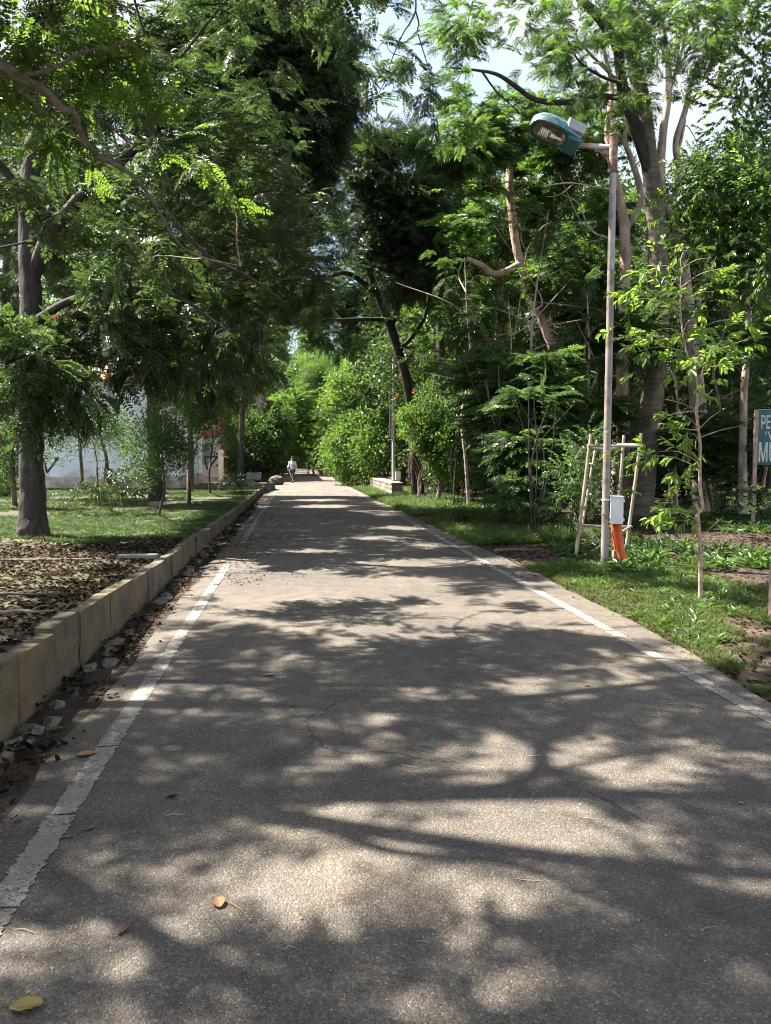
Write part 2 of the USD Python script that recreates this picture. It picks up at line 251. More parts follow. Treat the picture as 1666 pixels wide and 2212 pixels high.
# ------------------------------------------------------------------ leaves and sprays (a spray grows along +x)
def unit(v): v = np.asarray(v, float); return v/(np.linalg.norm(v)+1e-12)
def leaflet(base, d, nrm, L, W, six=True, curl=.12):
    d = unit(d); s = unit(np.cross(nrm, d)); n = np.cross(d, s); base = np.asarray(base, float)
    if not six:
        return np.array([base, base+d*L*.48+s*W/2+n*W*.18, base+d*L-n*curl*L, base+d*L*.48-s*W/2+n*W*.18]), np.array([[0, 3, 2], [0, 2, 1]])
    return (np.array([base, base+d*L*.3+s*W*.46+n*W*.16, base+d*L*.7+s*W*.40+n*W*.12-n*curl*L*.4, base+d*L-n*curl*L, base+d*L*.7-s*W*.40+n*W*.12-n*curl*L*.4, base+d*L*.3-s*W*.46+n*W*.16]),
            np.array([[0, 5, 4], [0, 4, 3], [0, 3, 2], [0, 2, 1]]))
def pinnate(r, base, d, nrm, L, pairs, ll, lw, six, droop=.35, stem=True, fw=.5):
    d = unit(d); s = unit(np.cross(nrm, d)); out = []; ts = np.linspace(.18, .97, pairs); p = lambda t: base+d*L*t-np.array([0, 0, 1])*droop*L*t*t
    for t in ts:
        q = p(t); k = .75+.35*math.sin(math.pi*min(1, t*.9+.1))
        for sg in (-1, 1):
            dd = s*sg*.9+d*fw+r.normal(0, .10, 3)-np.array([0, 0, .15])
            out.append(leaflet(q, dd, nrm+r.normal(0, .22, 3), ll*k*r.uniform(.85, 1.1), lw*k, six))
    out.append(leaflet(p(1), d-np.array([0, 0, .4]), nrm, ll, lw, six))
    if stem: out.append((np.array([p(0)-s*.003, p(0)+s*.003, p(.5)+s*.002, p(1)]), np.array([[0, 1, 2], [0, 2, 3]])))
    return out
def twigbit(a, b, w=.005):
    a, b = np.asarray(a, float), np.asarray(b, float); d = unit(b-a); s = unit(np.cross(d, [0, .3, 1])); n = np.cross(d, s)
    return np.array([a+s*w, a-s*w*.5+n*w*.8, a-s*w*.5-n*w*.8, b]), np.array([[0, 1, 3], [1, 2, 3], [2, 0, 3]])
def spray_pinnate(seed, nl=6, L=.25, pairs=6, ll=.066, lw=.030, six=True, length=.34, droop=.35):
    r = np.random.default_rng(seed); out = [twigbit([0, 0, 0], [length, 0, 0])]
    for i in range(nl):
        t = (i+.6)/nl; sg = -1 if i % 2 else 1; a = sg*r.uniform(.5, 1.15)*(1-.5*t)
        d = np.array([math.cos(a), math.sin(a), r.uniform(-.15, .45)])
        out += pinnate(r, np.array([t*length, 0, 0]), d, np.array([0, 0, 1])+r.normal(0, .25, 3), L*r.uniform(.8, 1.15), pairs, ll, lw, six, droop)
    return join(out)
def spray_feather(seed, nf=6, L=.24, pin=7, pl=.072, pw=.032, length=.30, six=False, droop=.3):
    r = np.random.default_rng(seed); out = [twigbit([0, 0, 0], [length, 0, 0])]
    for i in range(nf):
        t = (i+.6)/nf; sg = -1 if i % 2 else 1; a = sg*r.uniform(.45, 1.2)*(1-.5*t)
        d = np.array([math.cos(a), math.sin(a), r.uniform(-.1, .3)])
        out += pinnate(r, np.array([t*length, 0, 0]), d, np.array([0, 0, 1])+r.normal(0, .25, 3), L*r.uniform(.8, 1.15), pin, pl, pw, six, droop, fw=.22)
    return join(out)
def spray_broad(seed, n=11, ll=.085, lw=.034, length=.36, droop=.5, six=True, spread=1.0):
    r = np.random.default_rng(seed); out = [twigbit([0, 0, 0], [length, 0, .02])]
    for i in range(n):
        t = .15+.85*(i+.5)/n; a = (2.4*i+r.uniform(-.4, .4)); b = r.uniform(.5, 1.1)*spread*(1-.45*t)
        d = np.array([math.cos(b), math.sin(b)*math.cos(a), math.sin(b)*math.sin(a)*.6-droop*r.uniform(.3, 1.0)])
        out.append(leaflet([t*length, 0, 0], d, np.array([0, 0, 1])+r.normal(0, .4, 3), ll*r.uniform(.7, 1.15), lw*r.uniform(.85, 1.1), six, .18))
    return join(out)
def spray_clump(seed, n=46, R=.34, ll=.075, lw=.035, six=False, flat=.75):
    r = np.random.default_rng(seed); out = []
    for i in range(n):
        p = unit(r.normal(0, 1, 3))*R*r.uniform(.25, 1)**.5*np.array([1, 1, flat]); d = unit(p*1.2/R+r.normal(0, .7, 3)+[0, 0, -.25])
        out.append(leaflet(p+[R*.6, 0, 0], d, np.array([0, 0, 1])+r.normal(0, .5, 3), ll*r.uniform(.65, 1.25), lw*r.uniform(.8, 1.2), six))
    return join(out)
SPECIES = {   # prototypes, reach of a spray in metres
    'pinnate': [spray_pinnate(s) for s in (1, 2, 3)],
    'pinnate_far': [spray_pinnate(s, nl=7, L=.28, pairs=5, ll=.085, lw=.036, six=False, length=.42) for s in (4, 5, 6)],
    'feather': [spray_feather(s) for s in (7, 8, 9)],
    'feather_far': [spray_feather(s, nf=7, L=.36, pin=6, pl=.115, pw=.052, length=.45) for s in (10, 11, 12)],
    'broad': [spray_broad(s) for s in (13, 14, 15)],
    'broad_far': [spray_broad(s, n=16, ll=.13, lw=.065, length=.5, six=False) for s in (16, 17, 18)],
    'clump': [spray_clump(s) for s in (19, 20, 21)],
    'clump_far': [spray_clump(s, n=60, R=.62, ll=.17, lw=.085) for s in (22, 23, 24)],
    'bushleaf': [spray_clump(s, n=30, R=.32, ll=.14, lw=.062) for s in (41, 42, 43)],
    'smallleaf': [spray_clump(s, n=22, R=.26, ll=.085, lw=.042, six=False) for s in (44, 45, 46)],
    'hang': [spray_pinnate(s, nl=7, L=.26, pairs=6, ll=.085, lw=.032, six=True, length=.40, droop=.9) for s in (25, 26, 27)],
}

# ------------------------------------------------------------------ where the sun reaches: gaps in the crowns
# sunlit patches on the road and verge (photograph grid), turned into ellipses on the ground; a crown has no leaves on the sun's way to them
LITPX = [(183, 0, 0, 0)]*0 + [
 (680,1268,330,26),(1010,1338,150,24),(560,1310,90,14),(470,1335,50,8),(620,1345,80,11),(770,1375,70,8),(620,1428,46,11),(390,1385,45,12),(470,1242,70,22),(530,1215,60,10),(900,1215,190,9),(760,1290,250,16),
 (1183,1507,85,50),(1400,1470,110,20),(1400,1405,60,14),(1080,1458,65,20),(860,1565,125,19),(1058,1665,110,38),(1228,1642,52,18),(1360,1636,60,14),(1533,1645,85,30),
 (983,1800,200,52),(1093,1732,120,30),(1233,1775,170,26),(1433,1728,190,30),(1283,1850,52,34),(1033,1905,90,28),(858,1910,45,46),(1608,1870,60,24),(1233,2000,40,50),
 (600,1865,160,34),(450,1945,200,55),(150,2040,180,75),(560,1990,190,38),(700,1850,110,28),(820,1795,110,40),(40,2150,90,50),(300,2010,200,50),
 (125,1733,60,17),(225,1708,58,17),(420,1676,32,8),(670,1756,45,18),(780,1567,40,12),(625,1427,40,12),(440,1600,32,9),(485,1482,36,9),(580,1517,48,7),(225,1507,70,38),(285,1447,58,12),(370,1317,66,24),(740,1372,46,7),
 (430,1490,60,12),(320,1375,60,25),(160,1530,40,20),(90,1730,40,12),
 (1230,1290,180,18),(1330,1345,130,22),(1450,1340,230,66),(1590,1420,120,40),(1250,1262,100,14),(1120,1215,80,10),
 (870,1140,70,5),(720,1192,60,5),(930,1178,60,6),(820,1160,60,5),(1010,1150,50,5),(700,1094,75,4.5),(800,1104,60,4),(860,1112,60,5),(690,1080,70,3),(680,1068,70,4.5),(650,1056,70,3.5),(760,1060,40,3),(680,1040,110,9),(650,1022,90,6),
 (900,1088,90,12),(1010,1105,120,14),(800,1062,60,10),(560,1085,12,10),(548,1105,22,18),(420,1095,50,5),(480,1075,30,4)]
LIT = []
for x, y, rx, ry in LITPX:
    a, b, c = G(x, y), G(x, y-ry), G(x, y+ry); d = depth_of(a)
    LIT.append((a[0], (b[1]+c[1])/2, rx*d/FPX, abs(b[1]-c[1])/2))
LIT = np.array(LIT)
# solid things that stand in the sun: centre, radius
LITS = []
def lit_sphere(x, y, d, r): LITS.append((*P(x, y, d), r))
for x, y, d, r in [(120,330,7.6,.6),(60,180,7.3,.6),(330,470,8.3,.8),(470,230,9.4,.8),(420,330,8.9,.7),(250,260,8.3,.6),(350,420,8.5,.7),(60,80,7.2,.5),(200,520,9.5,.7),(170,740,12.5,1.0),(260,560,13.5,1.0),(330,650,13,.9),(80,640,12.6,.8),(420,630,12.4,.8),(150,330,13.5,1.0),(190,640,11.5,.9),(120,780,12,.8),(60,800,12,.7),
                   (1320,700,10.9,.5),(1320,560,10.9,.5),(1320,880,10.9,.5),(1320,1060,10.9,.6),(1315,1180,10.9,.5),(1490,600,9.3,.7),(1450,720,9.3,.7),(1490,800,9.3,.7),(1480,950,9.3,.7),(1500,1080,9.3,.6),(1510,1200,9.3,.5),(1210,300,10.5,.6),
                   (900,960,27,2.0),(950,985,26.5,2.0),(920,900,27,1.6),(850,920,28,1.8),(740,960,35,3),(930,900,26,1.5),(780,880,36,2.5),(700,990,48,3),(590,920,55,3),(520,1000,50,2),(632,1015,50,1.5),
                   (1130,600,22,1.0),(1160,680,22,1.0),(1110,480,22,1.0),(1090,390,22,1.2),(1000,350,22,1.5),(1020,440,24,2),(1000,720,24,1.5),(980,800,24,1.5),(1200,780,20,.8),(1560,660,15,1.5),(1560,430,15,1.2),(1480,390,14,1.0),(1340,600,18,.8),(1345,800,18,.7),(1345,900,18,.7),(1620,830,18,1.0),(1460,680,16,.8),
                   (1150,280,22,2.0),(1050,900,24,1.2),(1000,1000,22,.9),(1590,590,14,1),(1390,900,20,.7),(1500,870,20,.6),(640,560,30,2),(600,480,35,3),(560,720,33,2),(470,720,33,2),(690,850,70,5),(620,880,68,5),(700,850,90,6),(560,560,48,4),(640,600,46,4),(500,720,33,2.5),(1080,850,19,1.4),(1150,950,17.5,1.1),(1000,900,24,2),(1200,500,22,1.2),(1000,560,24,1.3),(1250,620,22,1.5),(1400,650,17,1.2),(1250,820,18.5,1.2),(1030,760,21,1.5),(560,940,55,3),(700,740,50,4),(640,930,68,4),(760,800,60,4),(600,800,60,4)]: lit_sphere(x, y, d, r)
LITS = np.array(LITS)
def sunlit_ok(p, r=.12, spheres=True):
    """False where a spray at p would shade one of the places the photograph shows in the sun."""
    p = np.asarray(p, float); t = p[:, 2:3]/SUN[2]; g = p-SUN*t; ok = np.ones(len(p), bool)
    for x, y, rx, ry in LIT: ok &= ((g[:, 0]-x)/(rx+r))**2+((g[:, 1]-y)/(ry+r*1.15))**2 > 1
    for x, y, z, R in (LITS if spheres else []):
        w = p-[x, y, z]; s = w @ SUN; ok &= ~((s > R) & (np.linalg.norm(w-s[:, None]*SUN, axis=1) < R))
    return ok

def clumpy(p, scale, seed, cut):
    return meshkit.fbm(p*scale+seed*3.7, 3, seed) > cut
def fill(blob, n, r, shell=.35):
    """n points in an ellipsoid, denser toward its outside."""
    c, R = blob; u = r.normal(0, 1, (n, 3)); u /= np.linalg.norm(u, axis=1, keepdims=True); s = r.uniform(shell**3, 1, n)**(1/3)
    return c+u*s[:, None]*R, u
DENS = 2.3
def crown(parent, blobs, species, mats, seed, density=1.0, scale=1.0, cut=.40, noise=.9, up=.0, name='crown', lit=True, droop=.25, flat=0.0, grow=1.0):
    """blobs: (x, y, d, rx, ry, n) on the photograph's grid at depth d, radii in grid pixels, or ('w', centre, radii, n) in metres."""
    r = np.random.default_rng(seed); P0, D0 = [], []
    for b in blobs:
        if b[0] == 'w': c, R, n = np.array(b[1], float), np.array(b[2], float), b[3]
        else:
            c = P(b[0], b[1], b[2]); rx, ry = b[3]*b[2]/FPX, b[4]*b[2]/FPX; R = np.array([rx, max(rx, ry)*.75 if len(b) < 7 else b[6], ry]); n = b[5]
        p, u = fill((c, R*grow), int(n*density*DENS), r); P0.append(p); D0.append(u)
    p, u = np.vstack(P0), np.vstack(D0)
    k = clumpy(p, noise, seed, cut) & (p[:, 2] > .15)
    if lit: k &= sunlit_ok(p, .12, lit != 'ground')
    # nothing grows in front of the lens
    k &= ~((depth_of(p) < 2.2) & (np.abs(p[:, 0]) < 2.5) & (p[:, 2] < 3.6))
    p, u = p[k], u[k]; n = len(p)
    d = u*.8+r.normal(0, .5, (n, 3)); d[:, 2] = d[:, 2]*(1-flat)*.7+up-droop*r.uniform(0, 1, n)
    q = quats(d, r.normal(0, .5*(1-flat)+.08, n)); sc = scale*r.uniform(.7, 1.3, n)
    protos = SPECIES[species]; allp = [(m, mat, 'leaf_spray') for mat in mats for m in protos]
    w = r.integers(0, len(allp), n)
    instancer(numbered(str(parent.GetPath())+'/'+name), allp, world_to(parent, p), q, sc, w); return p
def world_to(parent, p):
    loc, rz = p_loc['/'.join(str(parent.GetPath()).split('/')[:3])]; return np.asarray(p)-loc
def twigs(parent, starts, p, n, seed, r0=.022, mat=TWIG, name='twig', bend=.35):
    """Thin branches growing from the limbs toward leaf positions, each from the nearest wood already there, as one part."""
    r = np.random.default_rng(seed); nodes = np.asarray(starts, float); out = []
    if len(p) == 0 or len(nodes) == 0: return
    q = p[r.choice(len(p), min(n, len(p)), replace=False)]; d0 = np.min(np.linalg.norm(q[:, None]-nodes[None], axis=2), axis=1); gen = np.zeros(len(nodes))
    for i in np.argsort(d0):
        dist = np.linalg.norm(nodes-q[i], axis=1)*(1+.05*gen); j = int(np.argmin(dist)); a = nodes[j]; L = np.linalg.norm(q[i]-a)
        if L < .12 or L > 3.2: continue
        m1 = a*.65+q[i]*.35+r.normal(0, .09, 3)*L+[0, 0, bend*.25*L]; m2 = a*.3+q[i]*.7+r.normal(0, .07, 3)*L+[0, 0, bend*.2*L]
        ra = min(r0, .010*L+.005)*.85**gen[j]; out.append(tube([a, m1, m2, q[i]], [max(ra, .004), max(ra*.4, .0025)], 4, 8, cap=False))
        nodes = np.vstack([nodes, m1, m2, q[i]]); gen = np.concatenate([gen, np.full(3, gen[j]+1)])
    if out: obj(name, join(out), mat, parent, smooth=True, kind='stuff', worldspace=True)
def limbs(parent, lst, mat, name='limb', rough=.12, seed=0, sides=8):
    pts = []
    for i, (path, rad) in enumerate(lst):
        path = np.asarray(path, float); obj(name, tube(path, rad, sides, 6*(len(path)-1)+1, rough, seed+i), mat, parent, smooth=True, worldspace=True)
        pts.append(crom(path, 14)[3:])
    return np.vstack(pts) if pts else np.zeros((0, 3))
def trunk(parent, path, rad, mat, rough=.14, seed=0, sides=16):
    path = np.asarray(path, float); n = max(24, int(np.linalg.norm(np.diff(path, axis=0), axis=1).sum()/.11))
    obj('trunk', tube(path, rad, sides, min(n, 130), rough, seed), mat, parent, smooth=True, worldspace=True); return crom(path, 16)[6:]
PP = lambda lst, d=None: [P(*(q if len(q) == 3 else (*q, d))) for q in lst]

# ================================================================== THE SETTING
rise = lambda Y: .005*np.maximum(0, Y-55)
kz = lambda Y: np.interp(Y, [0, 4.5, 6.3, 10, 20, 38, 60], [.45, .42, .39, .31, .22, .20, .25])     # top of the stone kerb
def nz(X, Y, s, a, seed=0): return (meshkit.fbm(np.stack([X*s, Y*s, X*0], -1), 4, seed)-.5)*2*a
ys_fine = np.concatenate([np.arange(-4, 20, .10), np.arange(20, 60, .4), np.arange(60, 121, 1.5)])
def ground_z(X, Y):
    z = -.035+rise(Y)-.00*X
    right = np.clip((X-3.3)/1.2, 0, 1); z = z+right*.055+nz(X, Y, 1.3, .03, 3)*np.clip((np.abs(X-1)-2.2), 0, 1)+nz(X, Y, .25, .10, 5)*np.clip((X-4.5)/4, 0, 1)
    return np.where((X > -1.25) & (X < 3.2), -.03+rise(Y), z)-.06*((X < -1.75))*1.0
gx = np.unique(np.concatenate([np.linspace(-400, -40, 8), np.linspace(-40, -2, 12), np.arange(-2, 12, .16), np.linspace(12, 45, 40), np.linspace(50, 400, 8)]))
gy = np.unique(np.concatenate([np.linspace(-400, -10, 8), np.arange(-10, 0, 1.0), np.arange(0, 26, .18), np.arange(26, 70, .8), np.linspace(70, 700, 30)]))
def gz_far(X, Y):
    z = ground_z(X, Y); return np.where(np.abs(Y) > 160, np.minimum(z, rise(160.0)), z)
obj('ground', grid_sheet(gx, gy, gz_far), SOIL, smooth=True, kind='structure')
# the road, its edges ragged
def strip(xl, xr, ys, z, nx=6, jag=.05, seed=0, fr=1.2, rag=0.0):
    rr = np.random.default_rng(abs(int(seed))); xl, xr = xl+rr.normal(0, rag, len(ys)), xr+rr.normal(0, rag, len(ys))
    t = np.linspace(0, 1, nx); l = xl+(meshkit.fbm(np.stack([ys*fr, ys*0, ys*0], -1), 4, seed)-.5)*2*jag; r = xr+(meshkit.fbm(np.stack([ys*fr, ys*0+9, ys*0], -1), 4, seed+1)-.5)*2*jag
    X = l[:, None]*(1-t)+r[:, None]*t; Y = np.repeat(ys[:, None], nx, 1); Z = z(X, Y); n = len(ys)
    i, j = np.meshgrid(np.arange(n-1), np.arange(nx-1), indexing='ij'); q = np.stack([i*nx+j, i*nx+j+1, (i+1)*nx+j+1, (i+1)*nx+j], -1).reshape(-1, 4)
    return np.stack([X, Y, Z], -1).reshape(-1, 3), q
edge = lambda Y: np.interp(Y, [0, 4.8, 6.2, 9.3, 14, 30, 110], [3.05, 3.12, 3.28, 3.36, 3.30, 3.1, 3.0])
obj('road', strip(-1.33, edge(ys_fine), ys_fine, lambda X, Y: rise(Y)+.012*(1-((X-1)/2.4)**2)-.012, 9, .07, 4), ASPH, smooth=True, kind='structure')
road_z = lambda X, Y: rise(Y)+.012*(1-((X-1)/2.4)**2)-.012
for side, xc, sd in (('left', -1.07, 1), ('right', 2.90, 2)):     # painted edge lines, cracked across
    r = np.random.default_rng(40+sd); parts, y = [], .5
    while y < 100:
        L = r.uniform(.35, .95) if y < 30 else 3.0; gap = r.choice([.006, .010, .016]); w = .058*(1+r.normal(0, .03))
        if side == 'left' and 11.2 < y < 14 or r.random() < .02: y += L; continue      # worn away under the leaves
        ys = np.linspace(y, y+L-gap, 44 if y < 14 else 9); x = xc-.0006*np.maximum(0, y-30) + (0.0 if side == 'left' else -.0012*np.maximum(0, y-20)); k = r.uniform(-.015, .015)
        parts.append(strip(x-w, x+w, ys, lambda X, Y: road_z(X, Y)+.004, 3, .006, int(y*50)+sd, 60, .006)); parts[-1][0][:, 1] += (parts[-1][0][:, 0]-x)*k*8; y += L
    obj('edge_line', join(parts), PAINT, kind='structure')
# drain strip between kerb and asphalt: soil, broken stone
obj('drain_strip', strip(-1.80, -1.27, ys_fine[(ys_fine > -3) & (ys_fine < 46)], lambda X, Y: -.022-.03*np.exp(-((X+1.6)/.12)**2)+nz(X, Y, 6, .012, 8), 14, .02, 9), SOIL, smooth=True, kind='structure')
r = np.random.default_rng(5); sett = [shard((r.uniform(.08, .17), r.uniform(.10, .24), r.uniform(.06, .10)), i) for i in range(9)]
kp = thing('broken_stone_edging', 'row of broken pale stones lying in the drain along the foot of the kerb', 'edging')
for i in range(150):
    y = 2.2+i*.115+r.uniform(-.05, .05)
    if y > 18: break
    if r.random() < .4: continue
    obj('stone', moved(sett[r.integers(9)], (-1.57+r.normal(0, .045), y, -.018), r.normal(0, .35)), RUBBLE, kp)
# raised lawn on the left
def lawn_z(X, Y): return kz(Y)-.045+nz(X, Y, .8, .03, 12)*np.clip((-1.9-X)*2, 0, 1)+np.clip((-4-X)/10, 0, 1)*.05
lx = np.unique(np.concatenate([np.arange(-9, -1.84, .15), np.linspace(-32, -9, 18)])); lx[-1] = -1.84
obj('lawn', grid_sheet(lx, np.concatenate([np.arange(-4, 26, .2), np.arange(26, 47, .6)]), lawn_z), LAWNSOIL, smooth=True, kind='structure')
# stone kerb of upright slabs
kb = UsdGeom.Xform.Define(stage, '/World/kerb').GetPrim(); kb.SetCustomDataByKey('kind', 'structure')
r = np.random.default_rng(11); y = -1.2; nk = 0
while y < 38:
    L = r.uniform(.55, 1.05); t = r.uniform(.10, .13); top = float(kz(y+L/2))+r.normal(0, .012); x1 = -1.71+r.normal(0, .014)
    m = trimesh.creation.box([t, L-r.uniform(.012, .03), top+.28]).subdivide().subdivide().subdivide(); v = np.array(m.vertices)
    lean = r.normal(0, .012)
    n = (meshkit.fbm(v*np.array([5, 3.2, 5])+nk*3.1, 4, nk)-.5); nn = np.array(m.vertex_normals); v = v+nn*(n*.046)[:, None]+nn*((meshkit.fbm(v*14+nk, 3, nk+50)-.5)*.016)[:, None]; hz = (top+.28)/2
    v[:, 0] += (v[:, 2]+hz)*lean; v[:, 2] += v[:, 1]*(float(kz(y+L)-kz(y)))/L
    v += [x1-t/2, y+L/2, top-hz]
    obj('kerb_stone', (v, np.array(m.faces)), STONE if r.random() < .62 else STONED, kb, smooth=50); nk += 1; y += L
DAMPS = noisy('border_dirty', (.045, .036, .028), (.11, .09, .07), 6, .9, .8, .01, 30)
# low stone border crossing the lawn
bd = thing('lawn_border', 'narrow concrete border strip crossing the leaf covered ground to the kerb', 'border', (0, 0, 0))
for i, (xa, xb) in enumerate([(-2.38, -1.86), (-3.3, -2.40), (-4.3, -3.33), (-5.4, -4.32), (-6.6, -5.43), (-8, -6.63)]):
    top = (.335 if i == 0 else .285)+.0*i
    m = bevel_box(xb-xa-.01, .09 if i else .13, .16, .012); obj('border_stone', moved(m, ((xa+xb)/2, 10.14+(-xa-2)*.05, top-.08)), CONC if i == 0 else DAMPS, bd, smooth=30)

# ================================================================== BUILDINGS
wb = thing('white_building', 'low whitewashed building with damp stained base behind the lawn', 'building', (-13.5, 37.0, 0.15))
obj('wall', box(-9.5, 7.8, 0, 9, .62, 5.2), WHITEW, wb); obj('plinth', box(-9.5, 7.8, -.03, 9, -.4, .62), DAMP, wb)
obj('roof', trimesh.convex.convex_hull(np.array([[-9.9, -.5, 5.2], [8.1, -.5, 5.2], [-9.9, 9.5, 5.2], [8.1, 9.5, 5.2], [-9.9, 4.5, 6.4], [8.1, 4.5, 6.4]])), TILE, wb)
obj('drainpipe', tube([(7.2, -.06, -.2), (7.2, -.06, 5.1)], .05, 8), DAMP, wb)
for wx in (-2.55,):
    w_ = obj('window', box(wx-.5, wx+.5, -.03, .2, 1.5, 2.6), WINW, wb); wp = UsdGeom.Xform.Get(stage, w_.GetPath())
    obj('window_frame', join([box(wx-.58, wx-.5, -.07, .1, 1.42, 2.68), box(wx+.5, wx+.58, -.07, .1, 1.42, 2.68), box(wx-.5, wx+.5, -.07, .1, 2.6, 2.68), box(wx-.5, wx+.5, -.07, .1, 1.42, 1.5), box(wx-.03, wx+.03, -.06, .1, 1.5, 2.6)]), PLAINB := plain('window_frame_blue', (.30, .42, .48)), wb)
ub = thing('tall_white_building', 'tall pale block seen in glimpses through the trees behind the low white building', 'building', (-19, 52, .1))
obj('wall', box(-10, 9.2, 0, 10, -.3, 10.5), WHITEW, ub); obj('parapet', box(-10.15, 9.35, -.15, 10.15, 10.5, 10.9), REDP, ub)
for fl in range(3):
    for k in range(5):
        x0 = -8.5+k*3.6; obj('window', box(x0, x0+1.5, -.02, .3, 1.4+fl*3.2, 2.8+fl*3.2), WINW, ub); obj('window_sill', box(x0-.1, x0+1.6, -.18, -.02, 1.28+fl*3.2, 1.38+fl*3.2), REDP, ub)
cb = thing('cream_building', 'cream three storey building with red columns and red floor bands', 'building', (-5.55, 58, .2))
obj('wall', box(-9, -.25, .3, 22, -.4, 10.6), CREAM, cb)
for i, (cx, cy) in enumerate([(-.05, 0), (-2.6, 0), (-5.2, 0), (-7.8, 0), (-.05, 5), (-.05, 10), (-.05, 15), (-.05, 20)]):
    obj('column', box(cx-.2, cx+.2, cy-.02, cy+.36, -.4, 10.9), REDP, cb)
for z in (3.2, 6.6, 10.0):
    obj('floor_band', box(-9, .18, .02, .29, z, z+.42), REDP, cb); obj('floor_band', box(-.24, .18, .38, 22, z, z+.42), REDP, cb)
for fl in range(3):
    for wx in (-2.1, -4.7, -7.3):
        f_ = obj('window', box(wx, wx+1.0, .24, .5, 1.0+fl*3.4, 2.6+fl*3.4), WINW, cb); obj('window_frame', join([box(wx-.07, wx, .20, .4, .95+fl*3.4, 2.65+fl*3.4), box(wx+1.0, wx+1.07, .20, .4, .95+fl*3.4, 2.65+fl*3.4), box(wx+.47, wx+.53, .21, .4, 1.0+fl*3.4, 2.6+fl*3.4)]), GREYM, cb)
    for wy in (1.6, 6.5, 11.5, 16.5): obj('window', box(-.30, -.20, wy, wy+1.6, 1.0+fl*3.4, 2.6+fl*3.4), WINW, cb)
obj('entrance_slab', box(-3.2, 0.9, -2.2, -.05, -.3, .08), PINKS, cb)
hp = thing('yellow_standpipe', 'short cream yellow pillar with a capped top beside the cream building', 'pillar', (*P(478, 1020, 52)[:2], .1))
obj('shaft', box(-.16, .16, -.16, .16, -.1, 1.85), CREAM, hp); obj('cap', moved(trimesh.creation.icosphere(2, .24), (0, 0, 1.95)), CREAM, hp, smooth=True); obj('pipe', tube([(.2, -.18, 0), (.2, -.18, 1.6), (.55, -.18, 1.6)], .035, 6), YEL, hp, smooth=30)
gp = thing('gate_pillar', 'cream gate pillar where the road ends under the trees', 'pillar', (*P(666, 1000, 104)[:2], .15))
obj('shaft', box(-.42, .42, -.4, .4, -.1, 2.55), CREAM, gp); obj('cap', moved(bevel_box(1.0, 1.0, .16, .03), (0, 0, 2.63)), CREAM, gp); obj('finial', moved(rock((.4, .4, .5), 3), (0, 0, 2.93)), CONC, gp, smooth=True)
gw = thing('far_compound_wall', 'dim brown wall behind the cream gate pillar', 'wall', (*P(705, 1000, 108)[:2], .15))
obj('wall', box(-2.0, 6.5, 0, .3, -.1, 1.9), DAMP, gw); obj('coping', box(-2.05, 6.55, -.06, .36, 1.9, 2.0), CONC, gw)

# ================================================================== TREES
X0 = dict(group=None)
def tree(name, label, base, cat='tree', group=None): return thing(name, label, cat, base, group=group)
def gbase(x, y, z=0.0):
    z = .25
    for _ in range(8):
        g = G(x, y, z); z = float(lawn_z(np.array([g[0]]), np.array([g[1]]))[0])
    return G(x, y, z)
shade_pts = {'a': [], 'b': [], 'c': []}
r = np.random.default_rng(21)
gxs, gys = np.meshgrid(np.arange(-1.9, 5.2, .13), np.arange(.6, 30, .13), indexing='ij')
gp_ = np.stack([gxs.ravel(), gys.ravel(), 0*gxs.ravel()], 1); gp_[:, :2] += r.uniform(-.08, .08, (len(gp_), 2))
zc = r.uniform(5.6, 8.8, len(gp_)); pc = gp_+SUN*(zc/SUN[2])[:, None]
pc = pc[sunlit_ok(pc, .10)]
px, py, pd = proj(pc); pc = pc[~((px > 640) & (py > -40) & (py < 420) & (pd > .5))]

# near tree standing just left of the frame, its boughs reaching in over the road
ta = tree('roadside_tree', 'nearest roadside tree, its bright yellow green boughs reaching in from the left edge', (-5.6, 5.2, .38))
tr_ = trunk(ta, [(-5.6, 5.2, .3), (-5.55, 5.25, 2.2), (-5.3, 5.4, 4.2), (-5.0, 5.7, 6.2), (-4.7, 6.2, 8.2), (-4.5, 6.6, 10)], [.26, .2, .17, .13, .09, .05], BARKD, seed=1)
lp = limbs(ta, [(PP([(-620,560,6.1),(-330,260,6.2),(-120,130,6.2),(0,140,6.2),(48,172,6.25),(90,190,6.3),(132,232,6.4),(158,243,6.5),(180,298,6.7),(216,338,6.8),(262,362,6.9),(300,392,7.0),(340,450,7.3),(390,530,7.7),(450,560,8.2),(520,575,8.6)]), [.06,.048,.037,.029,.022,.012,.007]),
    (PP([(-20,150,6.2),(60,160,6.3),(120,145,6.4),(180,112,6.5),(240,100,6.6),(300,80,6.7),(312,72,6.7)]), [.024,.02,.012,.006]), (PP([(300,85,6.7),(330,100,6.9),(390,125,7.1)]), [.008,.004]), (PP([(280,95,6.7),(320,120,6.8),(365,170,7.1),(400,235,7.4)]), [.008,.004]),
    (PP([(230,350,6.8),(270,343,7),(330,338,7.2)]), [.008,.004]), (PP([(30,180,6.2),(90,235,6.4),(160,290,6.6),(230,340,6.9),(320,300,7.2)]), [.016,.010,.005]),
    (PP([(-640,420,5.6),(-300,-200,6),(0,-300,6.5),(250,-260,7),(480,-170,7.8)]), [.08,.06,.04,.02]),
    ([(-5.0,5.7,6.2),(-3.8,5.2,7.0),(-2.4,4.9,7.3),(-1.2,4.8,7.4)], [.08,.06,.04,.02]), ([(-5.2,5.5,4.8),(-4.2,4.2,5.9),(-3.0,3.6,6.4),(-2.2,3.4,6.6)], [.07,.05,.035,.015])], BOUGH, rough=.34, seed=3)
